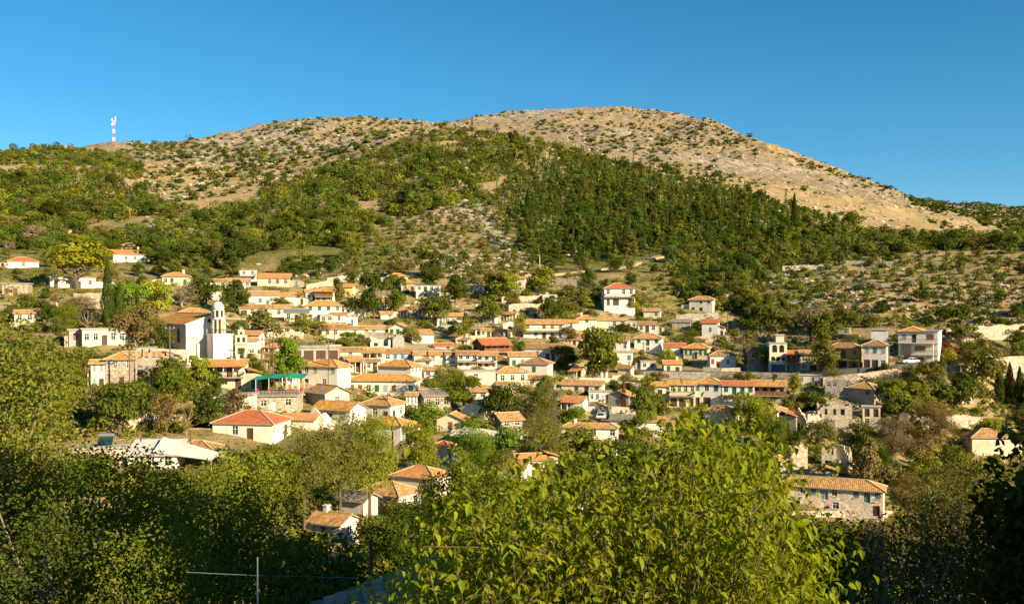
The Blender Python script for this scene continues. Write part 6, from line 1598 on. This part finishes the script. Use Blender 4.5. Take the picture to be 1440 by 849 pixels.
# ------------------------------------------------------------------ foreground
LT = np.array([(0,0,0),(.0,.30,-.01),(0,.65,-.05),(0,1.0,-.22),(-.33,.26,.07),(-.27,.60,.03),(.33,.26,.07),(.27,.60,.03)])
LF = np.array([(0,1,4),(1,5,4),(1,2,5),(2,3,5),(0,6,1),(1,6,7),(1,7,2),(2,7,3)])
def leaves_mesh(name, P, A, N, size, tint, mat, width=1.0, var=.25, seed=1):
    """real leaves: base points P, axis A, upper side N"""
    g = np.random.default_rng(seed); n = len(P); A = A/np.linalg.norm(A, axis=1, keepdims=True)
    B = np.cross(A, N); B /= np.linalg.norm(B, axis=1, keepdims=True)+1e-9; N = np.cross(B, A)
    s = (size*(.55+.75*g.random(n)))[:, None, None]
    V = P[:, None]+s*(LT[None, :, :1]*width*B[:, None]+LT[None, :, 1:2]*A[:, None]+LT[None, :, 2:]*N[:, None])
    Fc = (LF[None]+8*np.arange(n)[:, None, None]).reshape(-1, 3)
    k = (1-var+2*var*g.random((n, 1))); hue = 1+.25*(g.random((n, 1))-.5); C = np.array(tint)[None]*k*np.concatenate([hue, np.ones((n, 1)), np.ones((n, 1))], 1)
    return np_mesh(name, V.reshape(-1, 3), Fc, [mat], np.repeat(C, 8, 0))
def shoot_tree(label, region, nsh, yr, rootp, size, tint, seed, spacing=.065, width=1.0, cover=.55, name='broadleaf_tree', thick=.011, droop=.35, group=None, bark=None, mat=None, wig=.12, twigs=0, clumps=0):
    g = random.Random(seed); ng = np.random.default_rng(seed); us = [p[0] for p in region]; vs = [p[1] for p in region]
    o = root(name, rootp, 0, label, 'tree', group); ro = Vector(rootp); mb = MB(); P, A, N = [], [], []
    mb.tube([ro+Vector((0,0,-2))-ro, Vector((0,0,.6)), Vector((.1,.1,1.6))], [thick*10, thick*8, thick*6], 8)
    k = 0
    while k < nsh:
        u, v = g.uniform(min(us), max(us)), g.uniform(min(vs), max(vs))
        if not inpoly(u, v, region): continue
        k += 1; y = g.uniform(*yr); tip = at(u, v, y); L = tip-ro
        c1 = ro+Vector((L.x*.45+g.uniform(-.3,.3), L.y*.45+g.uniform(-.3,.3), max(1.2, L.z*.35))); c2 = tip-Vector((L.x*.12+g.uniform(-.25,.25), L.y*.1+g.uniform(-.2,.2), abs(L.z)*.3))
        pts = []
        for t in np.linspace(0, 1, 15): t = float(t); pts.append(ro*(1-t)**3+c1*3*t*(1-t)**2+c2*3*t*t*(1-t)+tip*t**3+Vector((g.gauss(0, wig*.12), g.gauss(0, wig*.12), 0))*t)
        mb.tube([p-ro for p in pts[1:]], [thick*(1.5-1.3*i/13) for i in range(14)], 4)
        i0 = 15-int(15*cover); s = 0.0; side = 1
        for a, b in zip(pts[i0:], pts[i0+1:]):
            Ls = (b-a).length; d = (b-a).normalized(); q = 0
            while q < Ls:
                p = a+d*q; ang = g.uniform(0, 6.28); out = Vector((math.cos(ang), math.sin(ang), 0)); ax = (out*.8+d*.35+Vector((0,0,-droop*g.uniform(0, 2)))).normalized()
                up = (Vector((0,0,1))+out*.5+Vector((g.gauss(0,.45), g.gauss(0,.45), g.gauss(0,.3))))
                P.append(p+out*size*.25-ro); A.append(ax); N.append(up); q += spacing*g.uniform(.6, 1.5)
        for _ in range(twigs):
            b0 = pts[g.randrange(7, 14)]; an = g.uniform(0, 6.28); tl = g.uniform(.2, .55); tv = Vector((math.cos(an)*tl, math.sin(an)*tl, g.uniform(.0, .35))); mb.tube([b0-ro, b0+tv*.6-ro, b0+tv-ro], [thick*.4, thick*.3, thick*.15], 3)
            for q in range(int(tl/.045)):
                p = b0+tv*(.2+.8*q/(tl/.045)); ang = g.uniform(0, 6.28); out = Vector((math.cos(ang), math.sin(ang), 0)); P.append(p+out*size*.2-ro); A.append(out*.7+tv*.6+Vector((0,0,-droop*g.uniform(0, 1.8)))); N.append(Vector((0,0,1))+out*.5+Vector((g.gauss(0,.45), g.gauss(0,.45), g.gauss(0,.3))))
    k = 0
    while k < clumps:
        u, v = g.uniform(min(us), max(us)), g.uniform(min(vs)+25, max(vs))
        if not (inpoly(u, v-18, region) and inpoly(u, v, region)): continue
        k += 1; c = at(u, v, g.uniform(yr[0]+.5, yr[1]+.8)); rr = g.uniform(.10, .26)
        for q in range(g.randrange(10, 26)):
            p = c+Vector((g.gauss(0, rr), g.gauss(0, rr), g.gauss(0, rr*1.2))); ang = g.uniform(0, 6.28); out = Vector((math.cos(ang), math.sin(ang), 0)); P.append(p-ro); A.append(out*.8+Vector((0,0,-droop*g.uniform(0, 1.8)))); N.append(Vector((0,0,1))+out*.6+Vector((g.gauss(0,.5), g.gauss(0,.5), g.gauss(0,.3))))
    link('trunk', mb.mesh('trunk', [bark or BARK]), o)
    link('crown', leaves_mesh('crown', np.array([tuple(p) for p in P]), np.array([tuple(p) for p in A]), np.array([tuple(p) for p in N]), size, tint, mat or FOLN, width, .3, seed), o)
    print('LEAVES', len(P), label); return o
MUL = [(525,845),(572,772),(618,705),(640,660),(690,680),(745,640),(800,652),(868,626),(915,640),(985,572),(1012,585),(1085,612),(1100,688),(1145,725),(1178,782),(1198,860),(1210,950),(560,950)]
rp = at(850, 424, 11.0); rp.z = float(ground_z(rp.x, rp.y))
shoot_tree('bright yellow-green leafy tree filling the bottom centre', MUL, 420, (8.4, 12.8), rp, .098, (.225, .25, .017), 11, .07, .8, .55, droop=.7, twigs=5, clumps=750)
# near trees at the left: lit tops, shaded below
def near_tree(label, u, vtop, wpx, d, n, leaf, tint, seed, loose=.55, lobes=40, aspect=.6, zlo=.2, flat=1.0, lobe=.15, name='broadleaf_tree', mat=None):
    m = d/F; x = (u-U0)*m; zg = float(ground_z(x, d)); h = (VH-vtop)*m-zg; w = wpx*m
    o = root(name, (x, d, zg), 0, label, 'tree'); sz = leaf/((w+h)/2)
    V, Q, T = lobes_crown(n, 1.0, seed, lobes, flat, loose, zlo, lobe)
    g = np.random.default_rng(seed+1); C = V.reshape(-1, 4, 3).mean(1)*np.array([w, w, h])
    N = unitv(n, g)+np.array([.25, -.25, .45]); N /= np.linalg.norm(N, axis=1, keepdims=True)
    V, Q = leafcloud(C, N, leaf, g, aspect, .12)
    link('crown', np_mesh('crown', V, Q, [mat or FOL], T[:, None]*np.array(tint)[None]), o)
    mb = MB(); mb.tube([(0,0,-1),(0,0,h*.2),(w*.04,0,h*.45),(w*.02,.1,h*.7)], [.04*w,.032*w,.024*w,.008*w], 8); gg = random.Random(seed)
    for k in range(26):
        a = gg.uniform(0, 6.28); z = gg.uniform(.15, .6)*h; e = Vector((math.cos(a)*w*gg.uniform(.2,.42), math.sin(a)*w*gg.uniform(.2,.42), z+h*gg.uniform(.1,.35)))
        mb.tube([(w*.02,0,z), (e.x*.5+gg.uniform(-.2,.2), e.y*.5, z+h*.08), e], [.012*w,.009*w,.003*w], 5)
    link('trunk', mb.mesh('trunk', [BARKL]), o); return o
near_tree('tall leafy tree with sunlit small leaves at the left edge', 2, 405, 225, 36, 15000, .155, (.17,.18,.028), 21, .28, 70, .7, .25, 1.15, .085)
near_tree('yellow-green tree with a sunlit top in the lower left', 178, 640, 215, 33, 14000, .125, (.18,.185,.02), 22, .38, 80, .6, .2, 1.0, .09)
near_tree('dark green tree behind the thin metal pole', 318, 668, 220, 44, 14000, .15, MDG, 23, .38, 70, .6, .2, 1.0, .1)
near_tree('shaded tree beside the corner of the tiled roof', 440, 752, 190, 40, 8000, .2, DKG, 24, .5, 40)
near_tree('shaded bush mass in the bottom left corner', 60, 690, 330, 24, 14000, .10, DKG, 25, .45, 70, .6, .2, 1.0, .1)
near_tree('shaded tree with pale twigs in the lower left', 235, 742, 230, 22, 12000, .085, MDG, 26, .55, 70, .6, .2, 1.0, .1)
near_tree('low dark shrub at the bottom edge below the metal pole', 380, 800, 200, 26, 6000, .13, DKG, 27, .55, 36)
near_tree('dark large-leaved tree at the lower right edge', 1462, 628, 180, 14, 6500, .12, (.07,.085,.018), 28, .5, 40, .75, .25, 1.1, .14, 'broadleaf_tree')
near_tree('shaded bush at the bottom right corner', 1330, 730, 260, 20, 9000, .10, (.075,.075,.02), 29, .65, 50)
near_tree('green bush below the long stone house at the bottom', 1180, 738, 230, 30, 9000, .13, (.08,.095,.018), 30, .6, 50)
near_tree('dark bush between the leafy tree and the tiled roof', 600, 770, 220, 34, 8000, .15, DKG, 31, .55, 40)
near_tree('olive bush in the lower right beside the long stone house', 1345, 655, 170, 48, 9000, .16, (.11,.095,.03), 32, .7, 50)
AL = [(1120,750),(1180,722),(1240,700),(1290,655),(1340,650),(1380,700),(1400,849),(1420,960),(1100,960),(1090,800)]
rp = at(1255, 424, 18.0); rp.z = float(ground_z(rp.x, rp.y))
shoot_tree('thin twiggy tree with narrow leaves and pale branches at the lower right', AL, 150, (15.5, 21), rp, .12, (.13,.115,.02), 12, .16, .45, .55, 'sparse_tree', .013, .5, None, BARKL, FOL, .9)
# small leafy weeds low in the left corner, near the viewer
# --- tiled roof corner at the bottom, real barrel tiles
hr, m = frame_at(560, 849, 0, 25.0, 'tiled_house', 'near house whose weathered barrel-tile roof pokes up at the bottom edge', 'house')
A_ = at(655, 775, 28.0); B_ = at(455, 850, 23.5); C_ = at(720, 880, 22.5); o0 = Vector(hr.location)
ev = (C_-A_); sv = (B_-A_)
hr.rotation_euler = (0, 0, 0); g = random.Random(3); tm = [tiles('near old', (.36,.25,.17), .5)]
ridge_dir = (C_-A_).normalized(); down = (B_-A_).normalized(); nn = down.cross(ridge_dir).normalized()
if nn.z < 0: nn = -nn
Lr, Ld = 7.0, 6.5; mb = MB()
base0 = A_-o0-ridge_dir*.3
pc = [base0, base0+ridge_dir*Lr, base0+ridge_dir*Lr+down*Ld, base0+down*Ld]
mb.poly([p-nn*.05 for p in pc]); mb.poly([p-nn*.18 for p in pc][::-1])
nc = int(Lr/.24)
for i in range(nc):
    for j in range(int(Ld/.42)):
        c = base0+ridge_dir*(i*.24+.12+g.uniform(-.012,.012))+down*(j*.42+g.uniform(-.03,.03)); r0 = .085; seg = 6; tl = .47
        ra = [c+ridge_dir*(r0*math.cos(t))+nn*(r0*.9*math.sin(t)+.005) for t in np.linspace(math.pi, 0, seg)]; rb = [c+down*tl+ridge_dir*(r0*1.15*math.cos(t))+nn*(r0*1.05*math.sin(t)+.03) for t in np.linspace(math.pi, 0, seg)]
        uo = (i*.3+.02, j*.42+.02)
        for k in range(seg-1): mb.poly([ra[k], ra[k+1], rb[k+1], rb[k]], 0, [(uo[0]+.04*k, uo[1]), (uo[0]+.04*k+.04, uo[1]), (uo[0]+.04*k+.04, uo[1]+.38), (uo[0]+.04*k, uo[1]+.38)])
        mb.poly(rb[::-1], 0, [(uo[0]+.1, uo[1]+.1)]*seg)
link('roof', mb.mesh('roof', tm), hr)
wb_ = MB(); q_ = [p-nn*.2 for p in pc]; inn = [q_[0]+ridge_dir*.4+down*.4, q_[1]-ridge_dir*.4+down*.4, q_[2]-ridge_dir*.4-down*.4, q_[3]+ridge_dir*.4-down*.4]
for a, b in zip(inn, inn[1:]+inn[:1]): wb_.poly([(a.x,a.y,a.z-6),(b.x,b.y,b.z-6),(b.x,b.y,b.z),(a.x,a.y,a.z)])
link('wall', wb_.mesh('wall', [SL]), hr)
# --- thin metal pole with a horizontal wire
mp = at(362, 783, 19.0); zg = float(ground_z(mp.x, mp.y)); mb = MB(); mb.tube([(0,0,zg-mp.z-.5),(0,0,0)], .017, 8)
PM_ = plain('galvanised pipe', (.13,.19,.21), .5, .3)
pr = tag(mb.build('metal_pole', PM_, None, mp), 'thin pale blue metal pole at the bottom left', 'pole')
a = at(262, 804, 19.0); b = at(505, 812, 19.5); mb = MB(); mb.tube([(0,0,0), (b-a)*.41+Vector((0,0,-.02)), b-a], .006, 5); tag(mb.build('wire', PM_, None, a), 'pale wire stretched across the thin metal pole', 'wire')
wp = at(522, 758, 30.0); zg = float(ground_z(wp.x, wp.y)); mb = MB(); mb.tube([(0,0,zg-wp.z-.5),(0,0,0)], .065, 8); tag(mb.build('wooden_post', POLEW, None, wp), 'dark wooden post above the tiled roof corner', 'post')
allv = BV
items.sort(key=lambda i: i[1]); pine_items.sort(key=lambda i: i[1])
mass('hillside_wood', items, BV, 'dense evergreen oak wood covering the hillside above the village', 'wood')
PM = {('c', k): CV[k] for k in range(3)}; PM.update({('p', k): PV[k] for k in range(4)})
mass('pine_wood', pine_items, PM, 'pines mixed with slim cypresses on the steep middle hill', 'wood')
mass('mountain_scrub', scrub, BV2, 'low dark scrub dotted over the bare stony mountain', 'scrub')
print('WOOD', len(items), len(pine_items), len(scrub))
